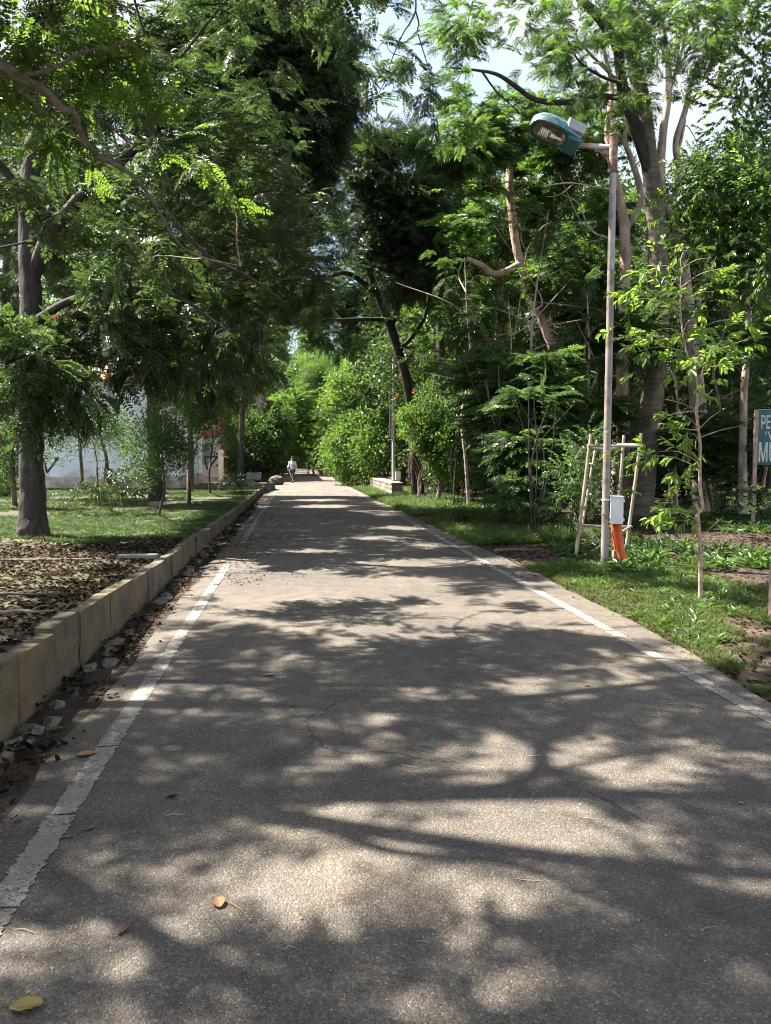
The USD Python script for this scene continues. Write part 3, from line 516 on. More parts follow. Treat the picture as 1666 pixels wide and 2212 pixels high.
p1 = crown(ta, [(60,75,7.0,75,45,12),(130,95,7.2,60,35,6),(40,140,7.0,60,30,6),(95,215,7.0,85,30,10),(40,235,6.8,50,45,8),(60,310,7.2,75,35,8),(230,270,7.5,90,60,14),(190,160,7.3,70,40,7),(320,310,8.0,60,50,10),(360,420,8.2,75,40,16),(450,440,8.6,50,30,8),(420,330,8.6,60,45,9),(480,220,9.1,75,60,22),(430,150,8.9,55,45,12),(380,60,8.6,60,40,8),(310,15,8.0,70,22,8),(360,180,8.3,60,40,8)], 'pinnate', [LB, LB, LM], 31, .8, .9, cut=.0, droop=.1, up=.12, grow=1.5)
p2 = crown(ta, [(150,40,8.5,200,80,34),(330,520,8.6,110,60,26),(500,330,9,70,70,20),(300,220,9.5,180,120,50),(90,420,8.5,110,60,24)], 'pinnate', [LM, LD], 32, cut=.3)
k = pc[:, 1] < 9.0
def shade_crown(parent, pts, seed, mats, species='pinnate', sc=.9):
    rr = np.random.default_rng(seed); n = len(pts); d = rr.normal(0, 1, (n, 3))*[1, 1, .35]-[0, 0, .15]
    allp = [(m, mat, 'leaf_spray') for mat in mats for m in SPECIES[species]]
    instancer(numbered(str(parent.GetPath())+'/crown'), allp, world_to(parent, pts), quats(d, rr.normal(0, .3, n)), sc*rr.uniform(.75, 1.2, n), rr.integers(0, len(allp), n))
shade_crown(ta, pc[k], 33, [LM, LD]); twigs(ta, np.vstack([lp, tr_]), np.vstack([p1, p2]), 110, 34, .012); twigs(ta, np.vstack([lp, tr_]), pc[k], 130, 35, .016, TWIGD)
# the boughs whose shadows cross the road in front of the camera
up_at = lambda x, y, z: G(x, y)+SUN*(z/SUN[2])
obj('limb', tube([up_at(560,1775,5.8), up_at(700,1790,5.8), up_at(830,1835,5.8), up_at(960,1850,5.75), up_at(1130,1872,5.7), up_at(1330,1960,5.6)], [.03, .036, .03, .02], 7, 24, .1, 5), TWIG, ta, smooth=True, worldspace=True)
obj('limb', tube([up_at(960,1715,6.2), up_at(1090,1698,6.2), up_at(1165,1665,6.2), up_at(1172,1610,6.2), up_at(1215,1570,6.2), up_at(1300,1502,6.2), up_at(1420,1488,6.2)], [.045, .05, .05, .042, .03, .015], 8, 32, .1, 6), TWIG, ta, smooth=True, worldspace=True)
obj('limb', tube([up_at(1185,1668,6.2), up_at(1260,1650,6.1), up_at(1400,1625,6.1), up_at(1560,1600,6)], [.03, .022, .012], 6, 14, .1, 7), TWIG, ta, smooth=True, worldspace=True)

tb = tree('roadside_tree', 'thick dark trunk at the left rising from leaf litter, with low drooping dark foliage', gbase(72,1145,.35)-[0, 0, .05])
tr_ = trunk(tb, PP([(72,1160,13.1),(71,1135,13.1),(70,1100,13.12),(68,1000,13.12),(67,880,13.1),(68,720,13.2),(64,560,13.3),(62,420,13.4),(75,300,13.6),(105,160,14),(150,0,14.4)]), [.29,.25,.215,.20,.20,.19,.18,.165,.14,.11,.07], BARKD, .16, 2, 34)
lp = limbs(tb, [(PP([(66,610,13.3),(110,500,13.0),(150,455,12.8),(180,420,12.6),(260,350,12.2),(370,250,11.8)]), [.13,.12,.09,.05]), (PP([(66,700,13.2),(150,650,12.6),(260,620,12.2),(380,640,12),(470,700,12)]), [.08,.05,.02]), (PP([(60,480,13.3),(20,380,13),(-60,300,12.6)]), [.1,.06]),
    (PP([(330,420,12.2),(400,505,12),(460,560,12),(540,600,12.2),(610,650,12.6)]), [.045,.035,.02]), (PP([(0,535,11.5),(60,520,11.4),(100,490,11.3),(115,465,11.3)]), [.02,.014,.008])], BARKD, seed=9)
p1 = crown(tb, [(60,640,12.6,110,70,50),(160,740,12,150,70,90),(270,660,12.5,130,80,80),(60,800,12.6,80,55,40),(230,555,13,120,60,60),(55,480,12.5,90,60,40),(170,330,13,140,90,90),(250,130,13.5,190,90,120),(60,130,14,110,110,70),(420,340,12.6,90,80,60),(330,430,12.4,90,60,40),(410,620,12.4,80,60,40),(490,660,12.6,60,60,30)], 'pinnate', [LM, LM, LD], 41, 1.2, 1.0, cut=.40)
p3 = crown(tb, [(120,840,11.8,90,45,22),(215,820,12,80,60,26),(300,830,12.2,70,50,22),(165,770,11.6,70,40,16),(400,760,12.6,80,60,24),(510,760,13,60,50,14),(60,860,12,60,40,10),(350,770,13.5,120,60,40),(450,700,13.5,100,60,36),(250,740,14,140,60,40),(480,800,14,60,40,12)], 'hang', [LM, LD], 43, .5, .95, cut=.2, droop=1.1)
k = (pc[:, 1] >= 9.0) & (pc[:, 1] < 17.5); shade_crown(tb, pc[k], 44, [LD, LM, LD]); twigs(tb, np.vstack([lp, tr_]), np.vstack([p1, p3]), 150, 45, .018, TWIGD)

tc = tree('roadside_tree', 'second dark trunk in the lawn, its crown climbing to the top of the view', gbase(338,1073,.3)-[0, 0, .05])
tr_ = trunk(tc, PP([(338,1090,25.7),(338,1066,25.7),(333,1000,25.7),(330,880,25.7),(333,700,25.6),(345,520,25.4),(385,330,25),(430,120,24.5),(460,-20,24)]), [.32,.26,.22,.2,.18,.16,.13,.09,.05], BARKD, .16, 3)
lp = limbs(tc, [(PP([(338,620,25.5),(400,520,24.5),(480,430,23.5),(560,330,22.5),(620,200,22)]), [.14,.11,.08,.04]), (PP([(345,520,25.4),(300,420,25),(280,330,24.6)]), [.1,.05]), (PP([(385,330,25),(520,200,23),(640,110,22)]), [.1,.07,.03]), (PP([(336,700,25.6),(430,640,24),(540,600,23),(640,590,22.5)]), [.10,.07,.03])], BARKD, seed=13)
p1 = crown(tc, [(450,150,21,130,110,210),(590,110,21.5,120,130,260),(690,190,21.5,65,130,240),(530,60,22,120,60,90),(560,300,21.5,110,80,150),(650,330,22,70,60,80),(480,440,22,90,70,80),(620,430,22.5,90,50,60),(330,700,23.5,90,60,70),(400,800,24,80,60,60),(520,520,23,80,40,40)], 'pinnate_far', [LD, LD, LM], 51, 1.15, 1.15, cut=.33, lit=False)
k = (pc[:, 1] >= 17.5); shade_crown(tc, pc[k], 52, [LD, LM], 'pinnate_far'); twigs(tc, np.vstack([lp, tr_]), p1, 120, 53, .03, TWIGD)

td = tree('roadside_tree', 'thin grey brown trunk near the white wall with pale leafy crown', gbase(412,1057,.27)-[0, 0, .05])
tr_ = trunk(td, PP([(412,1070,32.8),(411,960,32.8),(408,860,32.8),(415,740,32.6),(440,620,32),(480,500,31.5)]), [.17,.15,.14,.12,.08,.04], BARKM, .15, 4)
lp = limbs(td, [(PP([(410,830,32.7),(450,770,32.2),(520,720,31.8)]), [.08,.03]), (PP([(420,700,32.5),(380,620,32.3)]), [.07,.03])], BARKM, seed=15)
p1 = crown(td, [(430,860,32,80,50,60),(500,790,32,80,60,80),(470,720,32.5,90,60,70),(560,730,33,60,60,50),(480,600,33,90,70,60),(590,680,34,60,60,50)], 'pinnate_far', [LB, LM, LM], 61, 1.5, 1.2, cut=.36); twigs(td, np.vstack([lp, tr_]), p1, 60, 62, .03)

te = tree('leaning_tree', 'dark tree leaning over the road from the right, its near black crown hanging mid view', G(905,1075)*[1, 1, 0])
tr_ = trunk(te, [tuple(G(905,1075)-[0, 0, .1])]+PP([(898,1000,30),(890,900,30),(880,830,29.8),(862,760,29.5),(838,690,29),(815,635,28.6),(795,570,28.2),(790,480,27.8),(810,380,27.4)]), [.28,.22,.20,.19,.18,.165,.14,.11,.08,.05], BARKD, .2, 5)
lp = limbs(te, [(PP([(845,705,29.2),(880,600,28.4),(900,500,27.6)]), [.14,.1,.05]), (PP([(815,635,28.6),(750,590,27.6),(690,600,26.8),(640,560,26)]), [.12,.08,.03]), (PP([(838,690,29),(760,690,27.5),(700,690,26.5)]), [.09,.03]), (PP([(862,760,29.5),(915,690,29),(930,600,28.6)]), [.1,.04])], BARKD, seed=17)
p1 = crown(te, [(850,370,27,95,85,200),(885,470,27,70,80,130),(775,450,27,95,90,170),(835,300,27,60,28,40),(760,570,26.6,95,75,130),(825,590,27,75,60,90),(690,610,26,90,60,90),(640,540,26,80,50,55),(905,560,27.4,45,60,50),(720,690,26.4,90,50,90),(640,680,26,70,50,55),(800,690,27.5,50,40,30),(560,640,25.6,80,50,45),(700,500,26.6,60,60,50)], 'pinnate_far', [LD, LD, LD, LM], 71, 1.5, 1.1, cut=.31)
twigs(te, np.vstack([lp, tr_]), p1, 140, 72, .03, TWIGD)


# more trees of the left row and of the right side farther on, their crowns closing over the road
for (nm, lab, bx, by, bz, d, tk_, bl, mats, seed) in [
    ('row_tree', 'dark leafy tree farther left on the lawn, behind the thick trunk', 10, 1062, .3, 27, [(8,900),(12,700),(20,500),(60,330)], [(40,560,25,150,90,90),(30,400,24,150,100,100),(120,650,26,120,70,60),(200,480,24,110,90,80),(150,250,24,160,90,90),(20,220,24,120,120,80),(280,330,24,100,80,60),(260,620,27,110,70,60),(60,740,27,110,60,50)], [LD, LM, LD], 1),
    ('row_tree', 'leafy tree at the left of the far road beyond the kerb end', 520, 1040, .2, 52, [(522,920),(530,780),(545,640),(560,520)], [(560,560,48,70,60,70),(610,640,47,70,50,60),(640,520,48,60,50,60),(500,680,50,60,60,60),(590,740,50,60,40,50),(660,660,46,50,40,40),(540,480,50,70,50,50)], [LB, LM, LB], 2),
    ('row_tree', 'tree behind the leaning tree at the right of the far road', 800, 1035, .0, 60, [(800,900),(795,760),(780,640),(770,540)], [(760,620,56,60,50,60),(800,700,56,60,60,70),(720,720,55,50,40,50),(840,620,56,60,60,60),(700,640,54,50,40,50),(860,760,58,50,50,50)], [LM, LG, LD], 3),
    ('row_tree', 'tall tree rising above the leaning tree, sunlit feathery top', 960, 1075, .0, 34, [(958,900),(950,700),(940,500),(945,350)], [(960,430,32,70,60,60),(940,600,32,60,60,60),(1000,520,32,60,60,50)], [LFB, LF, LM], 4)]:
    t = tree(nm, lab, P(bx, by, d)*[1, 1, 0]+[0, 0, bz]); b = P(bx, by, d)*[1, 1, 0]+[0, 0, bz-.05]
    tr = trunk(t, [b]+PP(tk_, d), [.24, .2, .17, .12, .05], BARKD, .14, 700+seed, 12)
    p_ = crown(t, bl, 'pinnate_far' if seed < 4 else 'feather_far', mats, 710+seed, 1.2, 1.15 if d < 40 else 1.9, cut=.34); twigs(t, tr, p_, 50, 720+seed, .05, TWIGD)

# the big tree at the right, ringed trunk forking high up
tf = tree('rain_tree', 'big tree at the right with ringed dark trunk forking above the lamp, feathery leaves', P(1383,1120,20)*[1, 1, 0])
tr_ = trunk(tf, PP([(1380,1128,20),(1388,1040,20),(1400,930,20),(1413,830,20),(1424,700,20),(1421,600,20),(1418,500,20),(1410,400,20),(1397,300,19.9),(1383,200,19.8),(1363,100,19.6),(1335,25,19.4),(1310,-60,19)]), [.40,.34,.31,.28,.26,.25,.245,.235,.22,.21,.19,.17,.13], BARKG, .07, 6, 20)
lp = limbs(tf, [(PP([(1416,470,20),(1407,390,19.95),(1372,270,19.7),(1348,205,19.5),(1340,150,19.3),(1333,100,19),(1298,42,18.6),(1258,0,18.2),(1225,-40,18)]), [.10,.165,.15,.135,.12,.09]), (PP([(1342,212,19.4),(1283,206,18.6),(1223,221,18),(1158,215,17.4),(1113,185,17),(1073,160,16.6),(1018,150,16.2),(953,145,15.8)]), [.075,.075,.065,.05,.032,.018]),
    (PP([(1365,130,19.6),(1400,60,19.2),(1460,0,18.6)]), [.1,.06]), (PP([(1345,180,19.4),(1300,165,18.6),(1250,130,18),(1215,60,17.4)]), [.045,.03,.012]), (PP([(1258,206,18.3),(1240,160,18),(1222,120,17.6)]), [.03,.012]), (PP([(1040,152,16.3),(1075,200,16.6),(1120,240,17)]), [.025,.012]), (PP([(1385,210,19.8),(1330,170,20.5),(1250,90,21)]), [.06,.03]),
    (PP([(1010,150,16.2),(975,120,16),(960,60,15.8)]), [.014,.006]), (PP([(1000,150,16.1),(985,190,16),(1010,215,16)]), [.012,.006]), (PP([(1300,-100,19),(1100,-260,13),(940,-200,9.6),(893,-90,9.1),(898,0,9),(898,23,9)]), [.12,.07,.03,.016,.012]),
    (PP([(898,23,9),(886,50,9),(872,70,9),(846,130,9.1),(835,169,9.2),(817,208,9.3),(812,260,9.4)]), [.012,.008,.005,.003]), (PP([(898,23,9),(905,50,9),(903,70,9),(921,130,9),(931,161,9.1),(937,208,9.2),(937,270,9.3)]), [.011,.008,.005,.003])], BARKD, seed=19)
tf_hang = [(861,104,9,42,18,9),(820,107,9,22,16,4),(890,120,9,22,28,4),(838,168,9.2,55,16,12),(790,178,9.2,26,14,4),(885,158,9.1,35,20,6),(892,203,9.2,38,18,8),(806,245,9.3,26,36,8),(931,182,9.2,32,22,6),(937,245,9.3,28,50,12),(950,300,9.5,30,30,5)]
p1 = crown(tf, tf_hang, 'feather', [LD, LF], 81, .30, .6, cut=0.0, droop=.7, lit=False)
p2 = crown(tf, [(760,30,10,75,35,26),(735,115,10.3,25,40,7),(700,20,10.5,50,40,12),(830,10,9.8,30,20,5)], 'feather', [LF, LM], 82, .5, .75, cut=.1, droop=.4, lit=False)
p3 = crown(tf, [(1130,90,15,190,100,120),(1300,110,17,130,130,80),(1460,60,18,130,80,70),(1060,220,16,100,60,50),(1190,260,17,110,50,50),(1010,290,16,50,40,16),(1000,40,13.5,40,40,12),(1250,20,16,120,40,36),(1420,190,18.5,80,60,24),(1110,60,19,130,80,70),(1190,190,20,90,70,50),(1240,90,20,80,70,40)], 'feather', [LF, LFB, LM], 83, .95, .85, cut=.40, noise=.8, flat=.3)
twigs(tf, lp, p3, 240, 84, .016, TWIGD); twigs(tf, lp, p1, 60, 85, .008, TWIGD)

tg = tree('forked_tree', 'pale grey tree right behind the ringed trunk, splitting into several upright limbs', P(1518,1112,22)*[1, 1, 0])
tr_ = trunk(tg, PP([(1518,1118,22),(1516,1000,22),(1508,870,22),(1492,720,22),(1476,590,22),(1466,510,22),(1440,440,22),(1428,380,22),(1432,290,22),(1445,200,22),(1441,120,22),(1425,10,22)]), [.30,.26,.23,.21,.2,.19,.15,.13,.12,.1,.08,.06], BARKP, .1, 7)
lp = limbs(tg, [(PP([(1440,440,22),(1462,415,22),(1470,370,22),(1460,310,22),(1480,240,22),(1500,160,22),(1545,90,22)]), [.12,.11,.1,.08,.06]), (PP([(1465,330,22),(1478,270,22),(1484,230,22),(1520,205,22)]), [.06,.04,.02]), (PP([(1442,210,22),(1470,120,21.8),(1482,40,21.6)]), [.07,.04]), (PP([(1500,700,22),(1530,560,22),(1560,460,22)]), [.08,.04]), (PP([(1418,345,22),(1385,300,22),(1350,200,22)]), [.05,.02])], BARKP, seed=23)
p1 = crown(tg, [(1540,60,20,80,60,50),(1620,120,19,60,110,80),(1590,250,19,70,70,45),(1640,330,19,50,80,50),(1420,60,22,70,50,30),(1350,30,23,80,40,30),(1480,330,23,60,40,20),(1590,20,19,90,30,40),(1560,170,20,50,50,22)], 'broad_far', [LM, LM, LB, LD], 91, 1.25, .8, cut=.34); twigs(tg, np.vstack([lp, tr_]), p1, 90, 92, .02, TWIG)

th = tree('peeling_tree', 'pale peeling trunk standing straight behind the lamp pole', P(1350,1118,20.8)*[1, 1, 0])
tr_ = trunk(th, PP([(1350,1120,20.8),(1347,980,20.8),(1345,860,20.8),(1347,700,20.8),(1351,560,20.8),(1348,480,20.8),(1335,410,20.8),(1320,345,20.8),(1312,280,20.8),(1322,190,20.8),(1300,90,20.6)]), [.21,.18,.17,.16,.15,.14,.11,.1,.085,.07,.04], BARKR, .16, 8)
lp = limbs(th, [(PP([(1350,500,20.8),(1385,430,21),(1365,345,21),(1350,300,21),(1365,220,21)]), [.1,.09,.07,.04]), (PP([(1335,410,20.8),(1290,405,20),(1235,395,19.5),(1170,402,19.2)]), [.03,.02,.008]), (PP([(1345,520,20.8),(1280,500,20),(1250,440,19.6),(1215,420,19.4)]), [.03,.018,.007]), (PP([(1240,396,19.5),(1210,420,19.4),(1180,425,19.2)]), [.012,.006]), (PP([(1352,380,20.8),(1390,340,20.6),(1420,300,20.5)]), [.025,.01]),(PP([(1280,500,20),(1250,470,19.6),(1210,380,19.3)]), [.014,.006])], BARKP, seed=27)
p1 = crown(th, [(1250,330,22,90,40,24),(1300,240,22,80,50,24),(1180,340,22,60,40,16),(1270,480,22,90,50,36),(1220,590,22,80,60,40),(1290,640,22,70,60,36)], 'feather_far', [LF, LM, LFB], 101, 1.6, .9, cut=.34, flat=.6); twigs(th, lp, p1, 50, 102, .012, TWIG)

ti = tree('slanting_tree', 'pinkish barked slanting tree mid right with forked top and broken stubs', P(1246,1108,22.5)*[1, 1, 0])
tr_ = trunk(ti, PP([(1250,1110,22.5),(1243,1040,22.5),(1232,950,22.5),(1218,850,22.4),(1200,767,22.3),(1178,707,22.2),(1153,642,22.1),(1133,592,22),(1116,535,22),(1108,475,22),(1101,400,22),(1104,350,22),(1118,305,22),(1136,270,22),(1132,235,22)]), [.19,.17,.16,.155,.15,.145,.14,.135,.13,.12,.11,.1,.08,.06,.04], BARKR, .2, 9)
lp = limbs(ti, [(PP([(1096,418,22),(1053,385,21.6),(1013,350,21.2),(983,320,21),(948,300,20.8)]), [.085,.08,.07,.045]), (PP([(1104,355,22),(1088,312,22),(1094,276,22),(1080,240,22)]), [.07,.055,.03]), (PP([(1125,570,22),(1073,592,21.5),(1040,572,21.2),(1010,558,21)]), [.10,.09,.06]), (PP([(1133,592,22),(1140,540,21.6),(1172,490,21.4),(1195,480,21.3)]), [.025,.014,.006]), (PP([(1130,600,22),(1125,640,21.5),(1110,740,21.3)]), [.02,.008]), (PP([(1180,700,22),(1200,660,21.5),(1225,655,21.3),(1260,680,21)]), [.02,.012,.006])], BARKR, seed=29)
p1 = crown(ti, [(1000,330,20,70,30,34),(1060,300,20.5,60,35,30),(950,330,20.5,60,30,24),(1130,330,22,60,40,22),(1000,440,21,80,50,50),(950,520,22,80,50,46),(1040,520,22,70,40,36),(1170,440,22.5,70,50,34),(1100,250,22,70,40,24),(1020,240,21,60,30,18),(1110,310,23,90,60,40),(1060,400,23.5,80,60,40),(1150,400,23.5,70,60,30),(1090,480,24,90,60,40)], 'feather_far', [LFB, LF, LF], 111, 1.7, .95, cut=.33, flat=.7); twigs(ti, lp, p1, 60, 112, .015, TWIG)

tj = tree('dead_tree', 'short broken pink stub of a tree in the thicket right of the slanting tree', P(1206,1100,24)*[1, 1, 0])
trunk(tj, PP([(1208,1105,24),(1200,980,24),(1207,830,24),(1212,740,24),(1214,680,24),(1222,620,24),(1224,588,24)]), [.12,.1,.09,.085,.08,.075,.05], BARKR, .2, 10, 12)
tk = tree('slim_tree', 'pale sunlit straight trunk just left of the green sign', P(1606,1105,18.6)*[1, 1, 0])
tr_ = trunk(tk, PP([(1604,1110,18.6),(1605,945,18.6),(1608,840,18.6),(1618,700,18.6),(1610,560,18.6),(1615,420,18.6),(1630,300,18.6)]), [.12,.09,.085,.08,.07,.05,.03], BARKP, .15, 11, 12)
p1 = crown(tk, [(1580,380,16.5,80,60,60),(1500,400,16,60,40,36),(1630,480,16,50,70,50),(1560,500,16.5,80,50,50),(1610,600,16.5,60,50,40),(1450,440,16.5,40,40,12),(1650,560,15.5,30,60,24),(1640,410,15.5,40,50,24)], 'broad', [LG, LM, LS, LM], 121, 2.3, 1.25, cut=.33); twigs(tk, tr_, p1, 60, 122, .015)

# slender crooked stems standing in the thicket at the right
r = np.random.default_rng(66)
stems_at = [(1015,24,'left of the slanting tree'),(1075,21,'between the layered shrubs'),(1165,26,'just left of the broken stub'),(1130,20,'in front of the slanting tree'),(1275,19,'left of the lamp pole'),(1292,24,'close behind the lamp pole on its left'),(1385,26,'in the gap left of the ringed trunk'),(1465,25,'right of the ringed trunk'),(1550,21,'between the sapling and the sunlit trunk'),(1578,27,'far back left of the sunlit trunk'),(1648,22,'above the green sign'),(945,27,'nearest the flowering shrub'),(1220,29,'deep in the shade behind the slanting tree'),(1340,28,'deep in the shade behind the lamp pole')]
for i, (x, d, wh) in enumerate(stems_at):
    b = P(x, 992, d)*[1, 1, 0]; H = r.uniform(5.5, 8.5); ln = r.normal(0, .45, 2); t = tree('thin_tree', 'thin crooked pale stem '+wh, b, 'tree'); w = lambda f, k=.12: b+[ln[0]*f+r.normal(0, k), ln[1]*f+r.normal(0, k), H*f]
    path = [b-[0, 0, .1], w(.18), w(.36), w(.55), w(.75), w(1.0)]; R = r.uniform(.045, .08); tr = trunk(t, path, [R*1.2, R, R*.85, R*.7, R*.5, R*.2], [BARKP, BARKR, BARKM][i % 3], .15, 800+i, 9)
    lp = limbs(t, [([tr[j], tr[j]+[r.normal(0, .5), r.normal(0, .4), r.uniform(.3, .9)], tr[j]+[r.normal(0, 1.1), r.normal(0, .7), r.uniform(.5, 2.0)]], [R*.5, R*.35, .006]) for j in (1, 3, 5, 7)], [BARKP, BARKR, BARKM][i % 3], 'limb', .1, 820+i, 6)
    p_ = crown(t, [('w', b+[ln[0]*f+r.normal(0, .5), ln[1]*f+r.normal(0, .4), H*f], (1.0, .9, .7), 14) for f in (.62, .78, .92, 1.0)], ['pinnate_far', 'feather', 'broad'][i % 3], [[LM, LF], [LF, LM], [LM, LG]][i % 3], 840+i, 1.0, [.8, 1.1, 1.1][i % 3], cut=.3); twigs(t, lp, p_, 26, 860+i, .012, BARKP)

# the wood behind, trees that cannot be told apart, right and left
r = np.random.default_rng(77); wood_group = 'slender trees in the dense wood'
def wood_tree(x, d, top, name, label, group, mats, species='clump_far', n=130, spread=2.6, low=.28, seed=0, bark=BARKM, sc=1.0, base_z=0.0):
    b = P(x, 992, d)*[1, 1, 0]+[0, 0, base_z]; H = top; rr = np.random.default_rng(seed)
    t = tree(name, label, b, group=group); lean = rr.normal(0, .5, 2)
    tr = trunk(t, [b-[0, 0, .1], b+[lean[0]*.3, lean[1]*.3, H*.3], b+[lean[0]*.7, lean[1]*.7, H*.65], b+[lean[0], lean[1], H*.95]], [.2, .16, .11, .04], bark, .14, seed, 10)
    bl = []
    for i in range(7):
        h = H*rr.uniform(low, 1.0); a = rr.uniform(0, 6.28); s = spread*rr.uniform(.2, .8)*(1.15-.55*abs(h/H-.55)); bl.append(('w', b+[math.cos(a)*s, math.sin(a)*s, h], (spread*rr.uniform(.35, .6),)*2+(H*rr.uniform(.09, .16),), n//7))
    p = crown(t, bl, species, mats, seed+5, 1.0, sc, cut=.36, noise=.6); twigs(t, tr, p, 26, seed+6, .05, TWIG); return t
wl = ['small leaved slender tree in the dense wood behind the right verge', 'feathery leaved slender tree in the dense wood behind the right verge', 'broad leaved slender tree in the dense wood behind the right verge']
for i, (x, d, top) in enumerate([(985,33,11),(1060,29,12),(1150,31,13),(1250,28,13),(1330,34,13),(1420,30,12),(1500,27,12),(1580,31,13),(1660,27,12),(1740,30,12),(1010,43,15),(1120,46,17),(1240,42,16),(1370,45,17),(1510,42,16),(1640,44,16),(1780,40,15),(930,52,17),(870,46,14),(1300,58,21),(1450,60,21),(1600,60,21),(1100,62,21),(960,66,22)]):
    wood_tree(x, d, top, 'wood_tree', wl[i % 3], wood_group+[', small leaved', ', feathery', ', broad leaved'][i % 3], [[LM, LD, LG], [LF, LM, LB], [LM, LG, LB]][i % 3], ['clump_far', 'feather_far', 'broad_far'][i % 3], [210, 260, 230][i % 3] if d < 50 else 200, 3.2 if d < 50 else 4.5, .12, 200+i*7, [BARKM, BARKP, BARKD][i % 3], 1.0 if d < 40 else 1.3 if d < 50 else 1.8)
for i, (x, d, top) in enumerate([(640,118,17),(700,112,15),(760,120,18),(580,112,16),(820,100,17),(510,100,15),(690,140,22),(760,76,14)]):
    wood_tree(x, d, top, 'distant_tree', 'distant dark green tree closing the view beyond the end of the road', 'distant trees beyond the road end', [[LM, LG], [LG, LB]][i % 2], 'clump_far', 240, 5.5, .05, 400+i*7, BARKD, 2.0, .3)
for i, (x, d, top) in enumerate([(60,60,13),(180,66,16),(300,62,15),(420,75,16),(-80,58,14),(480,84,16)]):
    wood_tree(x, d, top, 'back_tree', 'leafy tree behind the pale buildings on the left', 'trees behind the pale buildings', [[LM, LB], [LG, LB]][i % 2], 'clump_far', 240, 5, .3, 500+i*7, BARKM, 1.9, .2)
fx = np.random.default_rng(90); nF = 2600
a_ = fx.uniform(-.75, .95, nF); d_ = fx.uniform(75, 150, nF)*np.where(a_ > .1, .8, 1); pw = np.stack([np.sin(a_)*d_+2, np.cos(a_)*d_, fx.uniform(0, 1, nF)**.8*(6+.11*d_)], 1); pw = pw[~((np.abs(pw[:, 0]-1.5) < 5) & (pw[:, 1] < 118))]
wd = UsdGeom.Xform.Define(stage, '/World/far_woods').GetPrim(); meta(wd, 'far dark woods seen in the gaps beyond the nearer trees', 'woods', None, 'stuff'); p_loc['/World/far_woods'] = (np.zeros(3), 0)
instancer('/World/far_woods/foliage', [(m, mt_, 'leaf_clump') for mt_ in (LM, LD) for m in SPECIES['clump_far']], pw, quats(fx.normal(0, 1, (len(pw), 3)), fx.uniform(0, 6, len(pw))), fx.uniform(2.6, 4.6, len(pw)), fx.integers(0, 6, len(pw)))

# ================================================================== SHRUBS, SAPLINGS
def shrub(name, label, base, stems, blobs, species, mats, seed, density=1.0, sc=1.0, cut=.3, flat=0.0, cat='shrub', group=None, bark=BARKD, r0=.02, name2='crown', ntw=40, droop=.2, up=.1, lit=True):
    t = tree(name, label, np.asarray(base, float), cat, group); b = np.asarray(base, float); st = []
    for i, s in enumerate(stems):
        path = [b+np.random.default_rng(seed+i).normal(0, .06, 3)*[1, 1, 0]-[0, 0, .05]]+[np.asarray(q) for q in s]
        obj('stem', tube(path, [r0, r0*.8, r0*.4], 6, 12, .12, seed+i), bark, t, smooth=True, worldspace=True); st.append(crom(path, 12)[3:])
    p = crown(t, blobs, species, mats, seed, density, sc, cut, flat=flat, name=name2, droop=droop, up=up, lit=lit)
    twigs(t, np.vstack(st), p, ntw, seed+3, r0*.5, bark); return t, p
def fan(b, n, h, spread, seed):
    r = np.random.default_rng(seed); b = np.asarray(b, float)
    return [[b+np.array([r.normal(0, spread*.35), r.normal(0, spread*.35), h*.5]), b+np.array([r.normal(0, spread), r.normal(0, spread), h*r.uniform(.8, 1.1)])] for _ in range(n)]
b = G(905,1083); sh1, pA = shrub('flowering_shrub', 'bright green shrub with orange flowers in front of the far lamp pole', b, fan(b, 9, 2.0, .6, 1), [(905,930,27,55,55,120),(880,985,27,60,70,130),(945,980,26.5,50,75,170),(855,910,27.5,35,50,60),(930,890,27.5,40,35,50),(900,1040,27,70,35,80)], 'bushleaf', [LFB, LB, LFB], 601, 1.2, .75, .30, .0, bark=TWIG, ntw=90)
fl = thing('flower_cluster', 'orange flower heads at the top of the bright green feathery shrub', 'flowers', b)
r = np.random.default_rng(8)
def flowers(t, px, mat, seed, s=.10):
    rr = np.random.default_rng(seed)
    for (x, y, d) in px: obj('flower', moved(join([leaflet(rr.normal(0, s*.35, 3), rr.normal(0, 1, 3)+[0, 0, .8], rr.normal(0, 1, 3), s, s*.6, True) for _ in range(14)]), P(x, y, d)), mat, t, worldspace=True)
flowers(fl, [(894,845,27),(946,880,26.4),(955,884,26.4),(858,853,27),(962,905,26.2)], MFLO, 1, .07)
b = G(742,1036); shrub('flowering_shrub', 'tall light green shrub with red flowers beside the low stone wall', b, fan(b, 8, 2.6, .9, 2), [(770,960,44,55,50,150),(745,985,46,45,50,120),(800,990,42,45,60,120),(725,985,52,30,40,70),(790,930,43,50,40,90)], 'bushleaf', [LFB, LG, LB], 611, .85, 1.3, .3, .0)
f2 = thing('flower_cluster', 'red and orange flower heads on the tall light green shrub', 'flowers', b); flowers(f2, [(768,917,43.4),(795,877,43),(700,940,52),(745,978,45),(716,925,50),(690,955,54)], MFLR, 2, .085); flowers(f2, [(705,930,51),(695,948,53),(724,922,50)], MFLO, 3, .085)
b = G(820,1045); shrub('glossy_bush', 'tall glossy leaved bush between the leaning tree and the far end of the road', b+[.8, 4, 0], fan(b+[.8, 4, 0], 5, 4.5, .8, 3), [(790,850,44,50,60,130),(830,800,44,45,55,110),(760,900,46,40,40,70),(850,870,43,40,50,80),(800,770,46,40,40,60)], 'broad_far', [LG, LM, LB], 621, 1.1, 1.15, .3)
